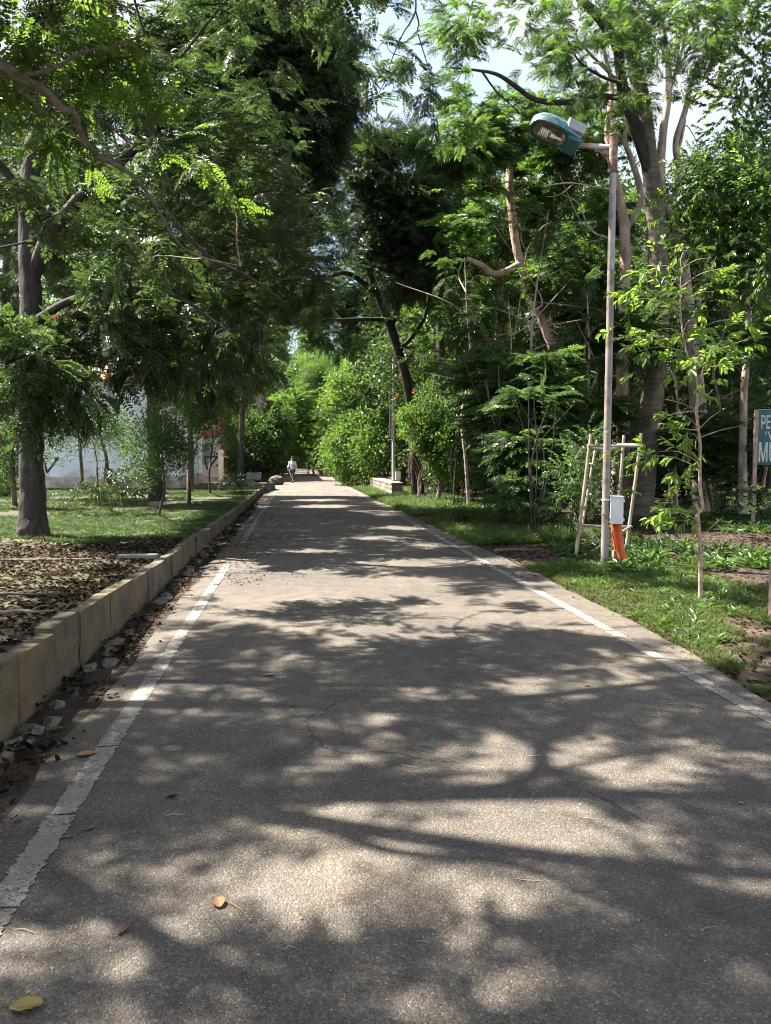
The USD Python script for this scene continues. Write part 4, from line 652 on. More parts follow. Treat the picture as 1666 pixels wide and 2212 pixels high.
b = G(985,1094); shrub('green_bush', 'upright mid green bush in the shade left of the slanting tree', b, fan(b, 4, 4.0, .7, 4), [(975,750,25,55,70,130),(955,830,25,45,55,90),(1005,690,25.5,45,55,80),(1010,860,25,45,50,70),(1010,900,28,45,50,60),(1030,950,28,40,40,40)], 'bushleaf', [LG, LM, LG], 631, .9, .8, .3)
for i, (bx, by, top, bl, lab) in enumerate([
    (1090,1138,3.6,[(1085,800,19,90,50,60),(1085,880,19,70,45,50),(1110,950,18.5,65,40,40),(1095,1030,18.5,50,40,26),(1100,720,19.5,90,40,40)], 'dark feathery shrub with many thin stems, leftmost of the layered shrubs by the road'),
    (1155,1165,3.2,[(1160,870,17.5,90,45,50),(1150,960,17,80,40,45),(1180,1030,16.8,70,40,35),(1130,1090,16.6,50,35,18),(1200,800,18,80,40,40)], 'layered feathery shrub with thin stems, just left of the bamboo guard'),
    (1050,1105,2.6,[(1060,930,22.5,55,45,36),(1060,1000,22,50,40,26),(1065,1050,22,50,25,16)], 'low shaded feathery shrub behind the verge grass'),
    (1240,1130,3.4,[(1260,760,18.5,80,40,40),(1250,850,18.5,80,45,45),(1240,950,18,60,40,30),(1290,900,19,60,50,36),(1230,700,19,80,40,36)], 'feathery shrub rising behind the bamboo guard'),
    (1440,1110,3.6,[(1460,660,18,90,35,46),(1560,690,18,90,35,50),(1400,720,18.5,70,40,34),(1600,740,17.5,70,35,36),(1480,740,18.5,80,40,30)], 'feathery shrub spreading flat layers behind the sapling'),
    (1560,1120,1.9,[(1560,930,19.6,80,50,44),(1500,960,19.6,60,40,26),(1600,1010,19.8,50,50,30),(1640,900,20.5,40,50,22)], 'pale green fern like shrub behind the green sign')]):
    b = G(bx, by if bx < 1550 else 1105); shrub('feathery_shrub', lab, b, fan(b, 7, top, .55, 10+i), bl, 'feather', [LF, LFB, LF, LM], 641+i*10, 1.2, 1.3, .34, .75, r0=.014)
b = G(1240,1150); shrub('low_bush', 'low twiggy bush with dull leaves at the left foot of the bamboo guard', b+[-.1, 1.0, 0], fan(b+[-.1, 1.0, 0], 7, 1.1, .35, 5), [(1240,1010,13.4,40,40,26),(1225,1080,13.4,45,40,30),(1300,1040,14.5,50,60,36),(1270,960,14.5,40,50,24)], 'broad', [LM, LG], 701, 1.2, .9, .25)
b = G(1640,1120); shrub('whorled_plant', 'dark plant with whorled leaves under the green sign', b, fan(b, 5, .9, .4, 6), [(1640,1065,17,30,16,8),(1590,1075,17.5,40,16,10),(1650,1090,16.5,30,14,6),(1570,1050,18.5,40,20,12),(1540,1070,19,40,20,10)], 'broad_far', [LM, LG], 711, 1.2, .55, .1, .6)
b = G(560,1024)+[0, 0, .1]; shrub('round_bush', 'big rounded grey green bush beside the cream building', b, fan(b, 5, 2.4, .8, 7), [(555,945,55,60,50,200),(530,985,54,45,40,110),(590,920,56,40,45,110),(585,985,55,40,35,90),(520,920,56,30,30,50)], 'bushleaf', [LG, LM, LG], 721, .7, 1.5, .3, bark=BARKD, lit=False)
b = P(625,1012,70)*[1, 1, 0]; shrub('drooping_tree', 'yellow green tree with drooping fronds behind the rounded bush', b, fan(b, 4, 4, 1.2, 8), [(625,880,70,40,45,110),(600,900,69,35,40,80),(640,930,70,35,50,80),(610,830,70,40,35,60)], 'feather_far', [LFB, LFB, LB], 731, .7, 1.5, .42, .5, cat='tree')
b = P(690,1008,92)*[1, 1, 0]; shrub('feathery_conifer', 'tall soft pale green feathery tree over the gate pillar', b, fan(b, 3, 9, .8, 9), [(700,900,92,35,40,120),(690,850,92,35,35,100),(715,800,92,40,35,100),(730,860,92,30,50,90),(680,820,92,30,30,60)], 'clump_far', [LG, LFB, LG], 741, .8, .95, .2, cat='tree', r0=.06)
b = P(668,1010,98)*[1, 1, 0]; shrub('big_leaf_tree', 'dark big leaved tree shading the gate at the end of the road', b, fan(b, 4, 4, 1, 10), [(665,935,98,35,25,80),(650,950,97,30,20,50),(690,945,97,25,25,50)], 'broad_far', [LM, LG], 751, .7, 2.4, .2, cat='tree', r0=.08)
tp = tree('palm_like_trunk', 'tall grey textured trunk standing against the red columns of the cream building', P(570,1020,56)*[1, 1, 0]); tr_ = trunk(tp, PP([(572,1020,56),(568,890,56),(562,840,56),(553,780,56),(548,720,56),(560,640,55.5)]), [.42,.38,.36,.33,.28,.18], BARKP, .2, 14)
p_ = crown(tp, [(560,690,55,60,45,90),(600,640,56,60,50,80),(520,660,55,50,50,60),(580,760,57,30,30,22)], 'feather_far', [LFB, LB], 761, 1.2, 1.7, .25); twigs(tp, tr_, p_, 40, 762, .05)
b = G(700,1018); shrub('grey_bush', 'low grey leaved bush at the right edge of the far road', b+[.7, 0, 0], fan(b+[.7, 0, 0], 5, .8, .5, 11), [(715,1000,72,22,22,70),(700,1005,74,18,14,40)], 'clump_far', [LM, LG], 771, 1.2, .6, .2)

# slender plants on the lawn
def lawn_plant(name, label, x, y, z, stem, rad, blobs, seed, mats, species='smallleaf', sc=.95, cat='sapling', bark=TWIGD, n=26, **kw):
    b = gbase(x, y)-[0, 0, .06]; t = tree(name, label, b, cat); tr = trunk(t, [b]+PP(stem), rad, bark, .12, seed, 8)
    p = crown(t, blobs, species, mats, seed, 1.0, sc, .25, **kw); twigs(t, tr, p, n, seed+1, .012, bark); return t
lawn_plant('lawn_sapling', 'crooked dark stemmed sapling with a leafy yellow green head, nearest on the lawn', 342, 1114, .24, [(350,1085,16.8),(356,1055,16.8),(352,1010,16.8),(350,960,16.8),(346,900,16.8)], [.035,.03,.026,.02,.012], [(345,930,16.8,45,50,40),(320,975,16.8,45,40,26),(385,960,16.9,40,40,24),(360,1000,16.7,40,30,14),(310,1010,16.8,25,20,6)], 801, [LG, LM], sc=.8)
lawn_plant('lawn_sapling', 'straight young tree with pale stem and leafy top in front of the thin roadside trunk', 408, 1091, .24, [(410,1030,20.6),(411,950,20.6),(414,880,20.5),(408,820,20.5)], [.06,.05,.045,.035,.02], [(410,900,20.5,45,50,44),(440,870,20.5,40,40,26),(380,930,20.5,40,40,24),(420,960,20.3,45,30,18),(430,830,20.5,40,40,24)], 811, [LG, LB, LM], bark=BARKM, sc=1.0)
lawn_plant('lawn_sapling', 'thin bare sapling on the lawn in front of the white wall', 216, 1094, .25, [(211,1040,20),(208,990,20),(200,950,20)], [.03,.026,.02,.01], [(225,985,20,30,18,4),(190,960,20,30,20,5)], 821, [LM], sc=.5, n=12)
lawn_plant('lawn_sapling', 'thin dark sapling beside the kerb with a tuft of leaves', 454, 1065, .22, [(452,1030,28),(455,990,28),(460,945,28),(450,900,28)], [.05,.045,.04,.03,.02], [(465,910,28,40,35,26),(440,890,28,35,30,20),(490,930,28,30,20,8)], 831, [LM, LG], sc=1.1)
lawn_plant('lawn_tree', 'small tree with grey stem and light foliage at the left edge behind the thick trunk', 32, 1090, .27, [(28,1040,21),(26,990,21),(24,930,21),(30,880,21)], [.08,.07,.065,.05,.03], [(25,985,21,40,40,30),(10,1030,21,35,35,20),(50,960,21,35,40,22),(20,920,21,40,30,20)], 841, [LM, LG, LD], bark=BARKM, sc=1.0)
lawn_plant('wall_tree', 'slim two stemmed tree with small leaves against the white wall', 178, 1056, .28, [(176,1010,32),(172,960,32),(168,930,32)], [.08,.07,.06,.04], [(150,930,31.5,55,40,50),(200,920,31.5,50,35,40),(120,960,31.5,30,40,18),(110,910,31.5,40,35,26)], 851, [LG, LM], bark=BARKM)
lawn_plant('wall_tree', 'dark stemmed small tree with bare side twigs against the middle of the white wall', 236, 1057, .28, [(232,1020,31.6),(229,985,31.6),(220,955,31.6),(213,920,31.6)], [.09,.08,.07,.05,.03], [(225,930,31.4,45,40,34),(270,940,31.2,40,40,26),(300,970,31,35,30,14),(250,905,31.4,50,30,26)], 861, [LG, LM])
st = thing('tree_stump', 'cut grey tree stump at the foot of the white wall', 'stump', gbase(234, 1058, .28)); obj('stump', tube([(0, 0, -.1), (.01, 0, .5), (.02, .01, 1.0)], [.23, .19, .18], 14, 12, .15, 4), BARKM, st, smooth=40)
b = gbase(238,1108,.26); shrub('lawn_bush', 'dark spreading bush with drooping leaf layers in the middle of the lawn', b, fan(b, 8, .75, .35, 12), [(245,1060,18.6,55,16,20),(225,1040,18.8,40,14,12),(275,1045,18.5,40,18,14),(250,1015,18.8,30,14,8),(195,1060,18.8,30,16,8)], 'broad', [LD, LM], 871, 1.5, .85, .05, .5, r0=.010, droop=.5)
b = gbase(500,1063,.2); shrub('lawn_bush', 'small dark leaved plant on the lawn beside the concrete slabs', b, fan(b, 4, .9, .3, 13), [(500,1035,30,24,12,16),(515,1045,30,20,10,8)], 'broad', [LD, LM], 881, 1.5, 1.0, .05, .5, droop=.5)
b = gbase(325,1075,.25); shrub('lawn_bush', 'low fallen leafy sprig beside the second dark trunk', b+[-2.2, -4.5, 0.0], fan(b+[-2.2, -4.5, 0], 3, .25, .3, 14), [(165,1085,18.5,30,8,8),(120,1080,19,16,8,5)], 'broad', [LD, LM], 891, 1.5, .8, .05, .5, r0=.006)

# the lit sapling at the right
SAPP = [spray_broad(s, n=8, ll=.105, lw=.043, length=.20, droop=.75, six=True, spread=1.15) for s in (31, 32, 33)]; SPECIES['sapling'] = SAPP
b = G(1513,1305); sp = tree('sapling', 'sunlit sapling with bright drooping leaves and thin pale stem right of the lamp', b, 'sapling')
stem = [b-[0, 0, .05]]+PP([(1513,1192),(1510,1142),(1507.5,1112),(1518,1096),(1513,1055),(1512,1008),(1513,967),(1509,930),(1505,887),(1508,845),(1498,800),(1483,760),(1472,692),(1470,640),(1471,560)], 8.21)
obj('trunk', tube(stem, [.024,.022,.021,.022,.018,.018,.017,.017,.016,.016,.013,.012,.011,.009,.007,.004], 9, 70, .16, 3), noisy('sapling_bark', (.20, .13, .095), (.40, .29, .22), 14, .8, .5, .004, 60), sp, smooth=True, worldspace=True)
cl = [(1458,567,40),(1428,597,30),(1400,575,30),(1538,557,38),(1560,580,25),(1500,545,20),(1358,645,36),(1385,660,28),(1348,735,36),(1375,760,26),(1543,630,30),(1418,712,28),(1498,715,42),(1460,730,34),(1423,777,30),(1503,777,40),(1470,800,25),(1558,790,26),(1623,730,30),(1590,725,22),(1523,832,26),(1473,902,30),(1480,935,32),(1423,975,24),(1400,985,20),(1468,967,32),(1490,955,26),(1455,1030,28),(1485,1040,22),(1433,1112,30),(1465,1105,26),(1490,1115,22),(1445,1125,22),(1535,760,26),(1450,655,18),(1600,690,18),(1510,690,24)]
r = np.random.default_rng(61); S_ = crom(stem, 120); pos, dirs, lim = [], [], []
for x, y, R in cl:
    d = 8.21+r.normal(0, .16); c = P(x, y, d); sx = 1 if x > proj(S_[np.argmin(np.abs(S_[:, 2]-c[2]+.15))])[0] else -1
    dist = np.linalg.norm(S_-c-[0, 0, -.12], axis=1); a = S_[np.argmin(dist)]
    lim.append(tube([a, a*.5+c*.5+[0, 0, .05]+r.normal(0, .015, 3), c], [.005, .002], 4, 7))
    for j in range(int(2+R/11)):
        o = r.normal(0, R*.55*d/FPX, 3); pos.append(c*1.0+o-(c-a)*.08); dirs.append((c-a)/np.linalg.norm(c-a)*.6+r.normal(0, .45, 3)+[0, 0, -.1])
for x0, y0, x1, y1 in [(1505,885,1436,862),(1505,887,1415,905),(1509,930,1413,925),(1512,925,1556,888),(1513,945,1600,920),(1507,880,1540,842),(1513,1165,1562,1118)]: lim.append(tube([P(x0, y0, 8.2), P((x0+x1)/2, (y0+y1)/2-3, 8.2), P(x1, y1, 8.25)], [.006, .0025], 5, 7))
for m in lim: obj('branch', m, 'PALE' and usdkit.UsdShade.Material.Get(stage, '/World/Looks/sapling_bark'), sp, smooth=True, worldspace=True)
instancer(str(sp.GetPath())+'/crown', [(m, mm, 'leaf_spray') for mm in (LS, LB) for m in SAPP], world_to(sp, np.array(pos)), quats(np.array(dirs), r.normal(0, .4, len(pos))), r.uniform(.75, 1.15, len(pos)), r.integers(0, 5, len(pos)))

# ================================================================== GROUND COVER
def tuft(seed, n=16, h=.07, w=.006, R=.05, lean=.5):
    r = np.random.default_rng(seed); V, F = [], []
    for i in range(n):
        a = r.uniform(0, 6.28); b = np.array([math.cos(a), math.sin(a), 0])*R*r.uniform(0, 1); d = unit([math.cos(a)*lean*r.uniform(0, 1.5), math.sin(a)*lean*r.uniform(0, 1.5), 1]); H = h*r.uniform(.5, 1.2)
        s = unit(np.cross(d, r.normal(0, 1, 3)))*w*r.uniform(.7, 1.3); tip = b+d*H+np.array([math.cos(a), math.sin(a), -.4])*H*.35
        V += [b-s/2, b+s/2, b+d*H*.6+s*.45, b+d*H*.6-s*.45, tip]; k = 5*i; F += [[k, k+1, k+2], [k, k+2, k+3], [k+3, k+2, k+4]]
    return np.array(V), np.array(F)
def weed(seed, n=9, L=.09, W=.026, h=.05):
    r = np.random.default_rng(seed); out = []
    for i in range(n):
        a = 2.4*i+r.uniform(-.3, .3); e = r.uniform(.2, 1.0); d = np.array([math.cos(a)*math.cos(e), math.sin(a)*math.cos(e), math.sin(e)])
        out.append(leaflet(np.array([0, 0, h*r.uniform(.1, 1)])+d*[.02, .02, 0], d, np.array([0, 0, 1])+r.normal(0, .2, 3), L*r.uniform(.6, 1.2), W, True, .3))
    out.append(twigbit([0, 0, -.02], [0, 0, h*1.2], .003)); return join(out)
def dead(seed, L=.058, W=.032):
    r = np.random.default_rng(seed); n = 5; t = np.linspace(0, 1, n); w = np.sin(math.pi*np.clip(t*.92+.04, 0, 1))**.7*W/2; V = []
    ca, cb = r.uniform(.15, .55), r.uniform(-.3, .6)
    for i in range(n):
        z = .006+cb*L*.25*t[i]**2+r.normal(0, .001)
        V += [[(t[i]-.5)*L, -w[i]*r.uniform(.85, 1.1), z+ca*w[i]], [(t[i]-.5)*L, 0, z-.001], [(t[i]-.5)*L, w[i]*r.uniform(.85, 1.1), z+ca*w[i]*r.uniform(.4, 1.2)]]
    F = []
    for i in range(n-1):
        for j in range(2): a = 3*i+j; F += [[a, a+3, a+4], [a, a+4, a+1]]
    return np.array(V), np.array(F)
def scatter(name, protos, mats, p, sc, seed, label, cat, tilt=.25, pname='tuft'):
    r = np.random.default_rng(seed); n = len(p); th = r.uniform(0, 6.283, n); d = np.stack([np.cos(th), np.sin(th), r.normal(0, tilt, n)], 1)
    allp = [(m, mm, pname) for mm in mats for m in protos]
    x = UsdGeom.Xform.Define(stage, numbered('/World/'+name)).GetPrim(); meta(x, label, cat, None, 'stuff')
    instancer(str(x.GetPath())+'/'+pname+'s', allp, p, quats(d, r.normal(0, tilt, n)), sc*r.uniform(.65, 1.3, n), r.integers(0, len(allp), n), kind='stuff')
TUFT = [tuft(s) for s in (1, 2, 3)]; TALL = [tuft(s, 18, .15, .007, .05, .7) for s in (4, 5, 6)]; WEED = [weed(s) for s in (1, 2, 3, 4)]; DEAD = [dead(s) for s in (1, 2, 3, 4, 5)]
def on_lawn(x, y): return np.stack([x, y, lawn_z(x, y)], 1)
def on_ground(x, y): return np.stack([x, y, ground_z(x, y)], 1)
r = np.random.default_rng(100)
x = -1.9-r.uniform(0, 1, 26000)**1.3*13; y = 12.0+r.uniform(0, 1, 26000)**1.4*25; g = meshkit.fbm(np.stack([x*.7, y*.5, 0*x], -1), 3, 9)
k = (g > .36) & (y > 12.2+2.0*meshkit.noise(np.stack([x*.6, x*0, x*0], -1), 4)-.5*(x < -3)); scatter('lawn_grass', TUFT, [LGR, LGR, LGD], on_lawn(x[k], y[k])-[0, 0, .008], 1.05, 101, 'short green grass covering the lawn beyond the leaf litter on the left', 'grass')
x = r.uniform(-9, -1.86, 30000); y = 2.0+r.uniform(0, 1, 30000)**.9*11.5; k = (r.uniform(0, 1, 30000) < np.interp(y, [2, 11.5, 13.5], [1, 1, .12])) & (x > -1.2-.62*y-2); scatter('lawn_leaf_litter', DEAD, [LLITD, LLITD, LLITD, LLIT], on_lawn(x[k], y[k])+[0, 0, .004], .95, 102, 'brown fallen leaves covering the ground around the thick dark trunk', 'leaf litter', .3, 'leaf')
# verge on the right
def verge(n, lo, hi, ylo, yhi, seed, pw=1.5):
    r = np.random.default_rng(seed); y = ylo+r.uniform(0, 1, n)**pw*(yhi-ylo); x = edge(y)+lo+r.uniform(0, 1, n)*(hi-lo); return x, y
x, y = verge(6500, .10, 3.6, 3.0, 14, 110, 1.2); g = meshkit.fbm(np.stack([x*1.1, y*1.1, 0*x], -1), 3, 19); m = (g > .515+.10*np.exp(-(x-edge(y))/.25)) & ((x < 5.4) | (y < 8)) & (y < 11)
scatter('verge_weeds', WEED, [LGB, LG, LGB], on_ground(x[m], y[m])-[0, 0, .004], .85, 111, 'bright broad leaved weeds growing on the sunny verge around the sapling', 'weeds', .25, 'weed')
x, y = verge(2400, .05, 3.4, 3.0, 14, 112, 1.2); g = meshkit.fbm(np.stack([x*1.1, y*1.1, 0*x], -1), 3, 19); m = (g > .50) & ((x < 5.2) | (y < 8.5)) & (y < 10.4)
scatter('verge_grass', TALL, [LGB, LGR], on_ground(x[m], y[m])-[0, 0, .006], .8, 113, 'loose tufts of grass on the sunny verge around the sapling', 'grass')
x, y = verge(15000, .02, 3.2, 13.6, 62, 114, 1.7); g = meshkit.fbm(np.stack([x*.6, y*.35, 0*x], -1), 3, 23); m = g > .33
x2, y2 = verge(9000, .04, 3.0, 3.0, 11, 118, 1.15); g2 = meshkit.fbm(np.stack([x2*1.4, y2*1.4, 0*x2], -1), 3, 41); m2 = (g2 > .43) & ((x2 < 5.6) | (y2 < 8.5))
scatter('verge_short_grass', TUFT, [LGB, LGB, LGY], on_ground(x2[m2], y2[m2])-[0, 0, .006], .95, 119, 'short thin yellowish grass over the sunny verge beside the road edge', 'grass')
scatter('far_verge_grass', TALL+TUFT, [LGB, LGB, LGR], on_ground(x[m], y[m])-[0, 0, .006], 1.25, 115, 'green grass strip along the right edge of the far road', 'grass')
x = edge(0)+1.2+r.uniform(0, 1, 7000)*14; y = 9.5+r.uniform(0, 1, 7000)*18; g = meshkit.fbm(np.stack([x*.5, y*.5, 0*x], -1), 3, 29); m = (g > .45) & (x > edge(y)+1.0)
scatter('undergrowth', WEED, [LM, LG, LM], on_ground(x[m], y[m])-[0, 0, .006], 1.7, 116, 'dim leafy undergrowth on the floor of the wood at the right', 'undergrowth', .3, 'weed')
x = edge(0)+.05+r.uniform(0, 1, 17000)**1.2*9; y = 3.2+r.uniform(0, 1, 17000)*16; m = (x > edge(y)-.14)
scatter('verge_leaf_litter', DEAD, [LLIT, LLITD, LLIT], on_ground(x[m], y[m])+[0, 0, .003], .95, 117, 'dry brown leaves strewn over the bare soil of the right verge', 'leaf litter', .3, 'leaf')
# drain and road edge leaves
r = np.random.default_rng(120); n = 2300; y = 1.8+r.uniform(0, 1, n)**1.3*28; x = -1.50+r.normal(0, .085, n); k = meshkit.fbm(np.stack([x*2, y*1.5, 0*x], -1), 3, 31) > .44
scatter('drain_leaf_litter', DEAD, [LLIT, LLITD], np.stack([x, y, -.015+0*x], 1)[k]+r.uniform(0, .03, (int(k.sum()), 1))*[0, 0, 1], .95, 121, 'fallen brown leaves gathered in the drain at the foot of the kerb', 'leaf litter', .4, 'leaf')
n = 2600; y = 9.5+r.uniform(0, 1, n)*19; side = r.uniform(0, 1, n) < .68; x = np.where(side, -1.25+np.abs(r.normal(0, .55, n)), edge(y)-np.abs(r.normal(0, .45, n))); k = meshkit.fbm(np.stack([x*1.2, y*.6, 0*x], -1), 3, 37) > np.where((y > 11) & (y < 16), .40, .50)
scatter('road_leaf_litter', DEAD, [LLIT, LLITD, LLIT], np.stack([x, y, road_z(x, y)+.003], 1)[k], .62, 122, 'small brown leaves scattered along the edges of the road', 'leaf litter', .25, 'leaf')
n = 1500; x = r.uniform(-1.25, 3.1, n); y = 1.2+r.uniform(0, 1, n)**1.2*9; PETAL = leafmat('fallen_petal', (.50, .36, .09), (.4, .3, .1), .2, .6)
scatter('fallen_petals', [leaflet([0, 0, .003], [1, 0, 0], [0, 0, 1], .011, .007, True, 0)], [PETAL], np.stack([x, y, road_z(x, y)+.003], 1), .8, 123, 'tiny yellow petals sprinkled over the near asphalt', 'petals', .1, 'petal')
n = 260; x = r.uniform(-1.25, 3.1, n); y = 1.2+r.uniform(0, 1, n)**1.3*9
scatter('road_twigs', [tube([(0, 0, .004), (.03, .006, .007), (.06, 0, .004), (.09, -.006, .004)], [.0016, .0009], 4, 7, cap=False), tube([(0, 0, .004), (.02, -.006, .006), (.05, -.004, .004)], [.0013, .0008], 4, 5, cap=False)], [TWIG, STRAW], np.stack([x, y, road_z(x, y)], 1), .8, 124, 'thin dry twigs and stalks lying on the near asphalt', 'twigs', .03, 'twig')
# leaves one can point to
def big_leaf(x, y, L, W, mat, label, rz, seed, curl=.5, stalk=True):
    g = G(x, y); t = thing('fallen_leaf', label, 'leaf', (g[0], g[1], float(road_z(g[0], g[1]))+.002), rz)
    rr = np.random.default_rng(seed); n = 11; tt = np.linspace(0, 1, n); w = np.sin(math.pi*np.clip(tt*.94+.03, 0, 1))**.62*W/2*(1+rr.normal(0, .05, n)); rows = np.linspace(-1, 1, 7)
    V = np.array([[(a-.5)*L, b_*w[i]*(1+rr.normal(0, .02)), .004+curl*(abs(b_)**1.5*w[i]*.55+.22*L*(a-.5)**2)+rr.normal(0, .0012)] for i, a in enumerate(tt) for b_ in rows])
    i, j = np.meshgrid(np.arange(n-1), np.arange(6), indexing='ij'); q = np.stack([i*7+j, (i+1)*7+j, (i+1)*7+j+1, i*7+j+1], -1).reshape(-1, 4)
    obj('blade', (V, q), mat, t, smooth=True); obj('midrib', tube([(-L*.5, 0, .006), (0, 0, .0055), (L*.5, 0, .006+curl*.05*L)], [.0012, .0006], 4, 6), TWIG, t)
    if stalk: obj('stalk', tube([(-L*.5, 0, .006), (-L*.62, .01, .006), (-L*.85, .012, .003)], [.0014, .0009], 4, 7), TWIG, t)
lbrown = leafmat('leaf_tan', (.40, .23, .12), (.3, .16, .06), .25, .6, .3, .2); lrust = leafmat('leaf_rust', (.23, .125, .095), (.2, .08, .04), .2, .6, .3, .2); lyel = leafmat('leaf_yellow', (.44, .33, .11), (.4, .3, .08), .25, .55, .3, .25); lgreen = leafmat('leaf_olive', (.17, .18, .08), (.2, .2, .06), .3, .5, .4, .2)
big_leaf(471, 1952, .062, .050, lbrown, 'tan curled leaf standing out in the sunlit patch of the near road', 1.9, 1, .9, False)
sk = G(520, 1968); tw = obj('leaf_stalk', tube([G(493, 1950)+[0, 0, .006], sk+[0, 0, .006], G(541, 1992)+[0, 0, .004]], [.0016, .0022], 5, 8), lbrown, None, label='thin tan stalk lying beside the tan curled leaf', cat='stalk')
big_leaf(266, 2007, .060, .034, lrust, 'small rusty leaf with a bent stalk left of the tan leaf', 1.2, 2, .6)
big_leaf(56, 2176, .090, .058, lyel, 'large crumpled yellow leaf at the bottom left corner', .1, 3, .9, False)
big_leaf(187, 1628, .100, .070, lbrown, 'pale broad dry leaf lying on the left edge line', .2, 4, .5, False)
big_leaf(582, 1459, .085, .045, lbrown, 'dry leaf alone in the middle of the shaded road', .3, 5, .6, False)
big_leaf(195, 1788, .055, .020, lgreen, 'narrow olive leaf just right of the left edge line', .4, 6, .3)
big_leaf(146, 1806, .045, .020, lgreen, 'short olive leaf lying near the narrow one by the line', .2, 7, .3, False)
big_leaf(630, 1525, .045, .022, lgreen, 'small pale green leaf below the lone dry leaf', .6, 8, .3, False)
big_leaf(372, 1722, .055, .022, LLITD, 'dark curled leaf in the shade right of the edge line', .3, 9, .8)
big_leaf(1600, 1735, .028, .020, lyel, 'little round yellow leaf near the right side of the road', 1.5, 10, .3, False)
big_leaf(1268, 1481, .05, .03, lbrown, 'small tan leaf in the sun patch near the right line', .4, 11, .4, False)
big_leaf(352, 1278, .20, .10, LGB, 'fresh green leaf fallen beside the kerb', .5, 12, .5, False)
big_leaf(118, 1572, .12, .05, LGB, 'green leaf lying among brown leaves in the drain', .2, 13, .4, False)
big_leaf(98, 1628, .07, .03, lgreen, 'olive leaf lying outside the left edge line', .5, 14, .4, False)
wd_ = np.random.default_rng(130)
for i, (x, y, L, rz, lab) in enumerate([(60,1328,.45,.1,'grey stick lying in the leaf litter near the kerb'),(50,1290,.7,.0,'long dark branch lying across the leaf litter'),(1500,1182,1.3,.12,'long dry branch lying on the shaded soil right of the sapling'),(1460,1200,.9,-.05,'pale dry stick on the soil in front of the long branch'),(1120,1190,.9,.15,'dark fallen branch at the verge left of the bamboo guard'),(1540,1090,1.0,.3,'bleached stick leaning in the undergrowth below the sign')]):
    g = gbase(x, y) if x < 200 else G(x, y, .03); t = thing('fallen_branch', lab, 'branch', g, rz); obj('branch', tube([(-L/2, 0, .015), (-L*.2, .03, .03), (L*.15, -.02, .025), (L/2, .03, .02)], [.018, .014, .006], 7, 16, .2, i), TWIG if i != 1 else TWIGD, t, smooth=True); obj('side_twig', tube([(0, 0, .025), (L*.18, .10, .05), (L*.3, .14, .04)], [.007, .003], 5, 8), TWIG, t)
r = np.random.default_rng(140); pr = thing('brush_pile', 'tangle of dead branches and straw under the trees behind the sapling', 'brush', G(1500,1105)*[1, 1, 0])
for i in range(26):
    a = r.uniform(-.6, .6)+(math.pi if r.random() < .5 else 0); c = np.array([r.normal(0, 1.7), r.normal(0, .7), r.uniform(.03, .45)]); L = r.uniform(.5, 1.5); d = np.array([math.cos(a), math.sin(a)*.6, r.normal(0, .25)])*L/2
    obj('branch', tube([c-d, c+r.normal(0, .06, 3), c+d], [r.uniform(.010, .022), .006], 5, 9, .1, i), [TWIG, STRAW, BARKP][i % 3], pr, smooth=True)

# ================================================================== STREET LAMP
b = G(1306,1228); dl = depth_of(b); lamp = thing('street_lamp', 'tall grey street lamp with worn teal head over the road and rusty top', 'street lamp', b)
top = P(1330,321,10.95); tz = top[2]; tilt = np.array([(top-b)[0], (top-b)[1], 0])*.12   # very slightly out of plumb
at = lambda z: b*[1, 1, 0]+tilt*(z/tz)+[0, 0, z]
obj('lower_pole', tube([at(0), at(1.35)], [.056, .055], 20, 8), POLEP, lamp, smooth=40, worldspace=True); obj('pole', tube([at(1.35), at(3.6), at(tz-.46)], [.0525, .050, .047], 20, 20), POLEP, lamp, smooth=40, worldspace=True)
obj('upper_pole', tube([at(4.3), at(tz-.40)], [.0505, .0475], 20, 8), GALV, lamp, smooth=40, worldspace=True)
obj('sleeve', tube([at(tz-.50), at(tz)], [.0600, .0600], 20, 6), RUST, lamp, smooth=40, worldspace=True); obj('cap', tube([at(tz), at(tz+.022)], [.067, .067], 20, 2), RUST, lamp, smooth=40, worldspace=True)
obj('collar', tube([at(tz-.512), at(tz-.492)], [.064, .064], 20, 2), RUST, lamp, smooth=40, worldspace=True)
obj('footing', moved(rock((.42, .40, .10), 4, 3, .3), b+[0, 0, .02]), CONC, lamp, smooth=True, worldspace=True)
a0, a1 = at(tz-.16), P(1246,313,10.75); ad = unit(a1-a0)
obj('arm', tube([a0, a1+ad*.12], [.036, .034], 14, 8), ARMP, lamp, smooth=40, worldspace=True)
sd = unit(np.cross(ad, [0, 0, 1.0]))
g0, g1, g2 = at(tz-.185)+ad*.055, at(tz-.33)+ad*.055, a0+ad*.30-[0, 0, .02]
obj('gusset', (np.array([g0+sd*.004, g1+sd*.004, g2+sd*.004, g0-sd*.004, g1-sd*.004, g2-sd*.004]), np.array([[0, 1, 2], [5, 4, 3], [0, 3, 4], [0, 4, 1], [1, 4, 5], [1, 5, 2], [2, 5, 3], [2, 3, 0]])), RUST, lamp, worldspace=True)
# the lamp head: x along its length toward the tip, z up out of its top
hx = unit(-RT*math.cos(math.radians(21))+np.array([0, 0, 1])*math.sin(math.radians(21))+FW*-.10); z0 = unit(np.array([0, 0, 1])-hx*hx[2]); y0 = np.cross(z0, hx); rl = math.radians(24)
toc = unit((CAM-a1)-hx*((CAM-a1) @ hx)); sg = 1 if (y0 @ toc) > 0 else -1
hz = z0*math.cos(rl)-(-1)*0; hz = unit(z0*math.cos(rl)+y0*sg*math.sin(rl)); hz = unit(z0*math.cos(rl)+(y0*sg)*math.sin(rl)*1.0); hz = unit(z0*math.cos(rl)+y0*sg*math.sin(rl))
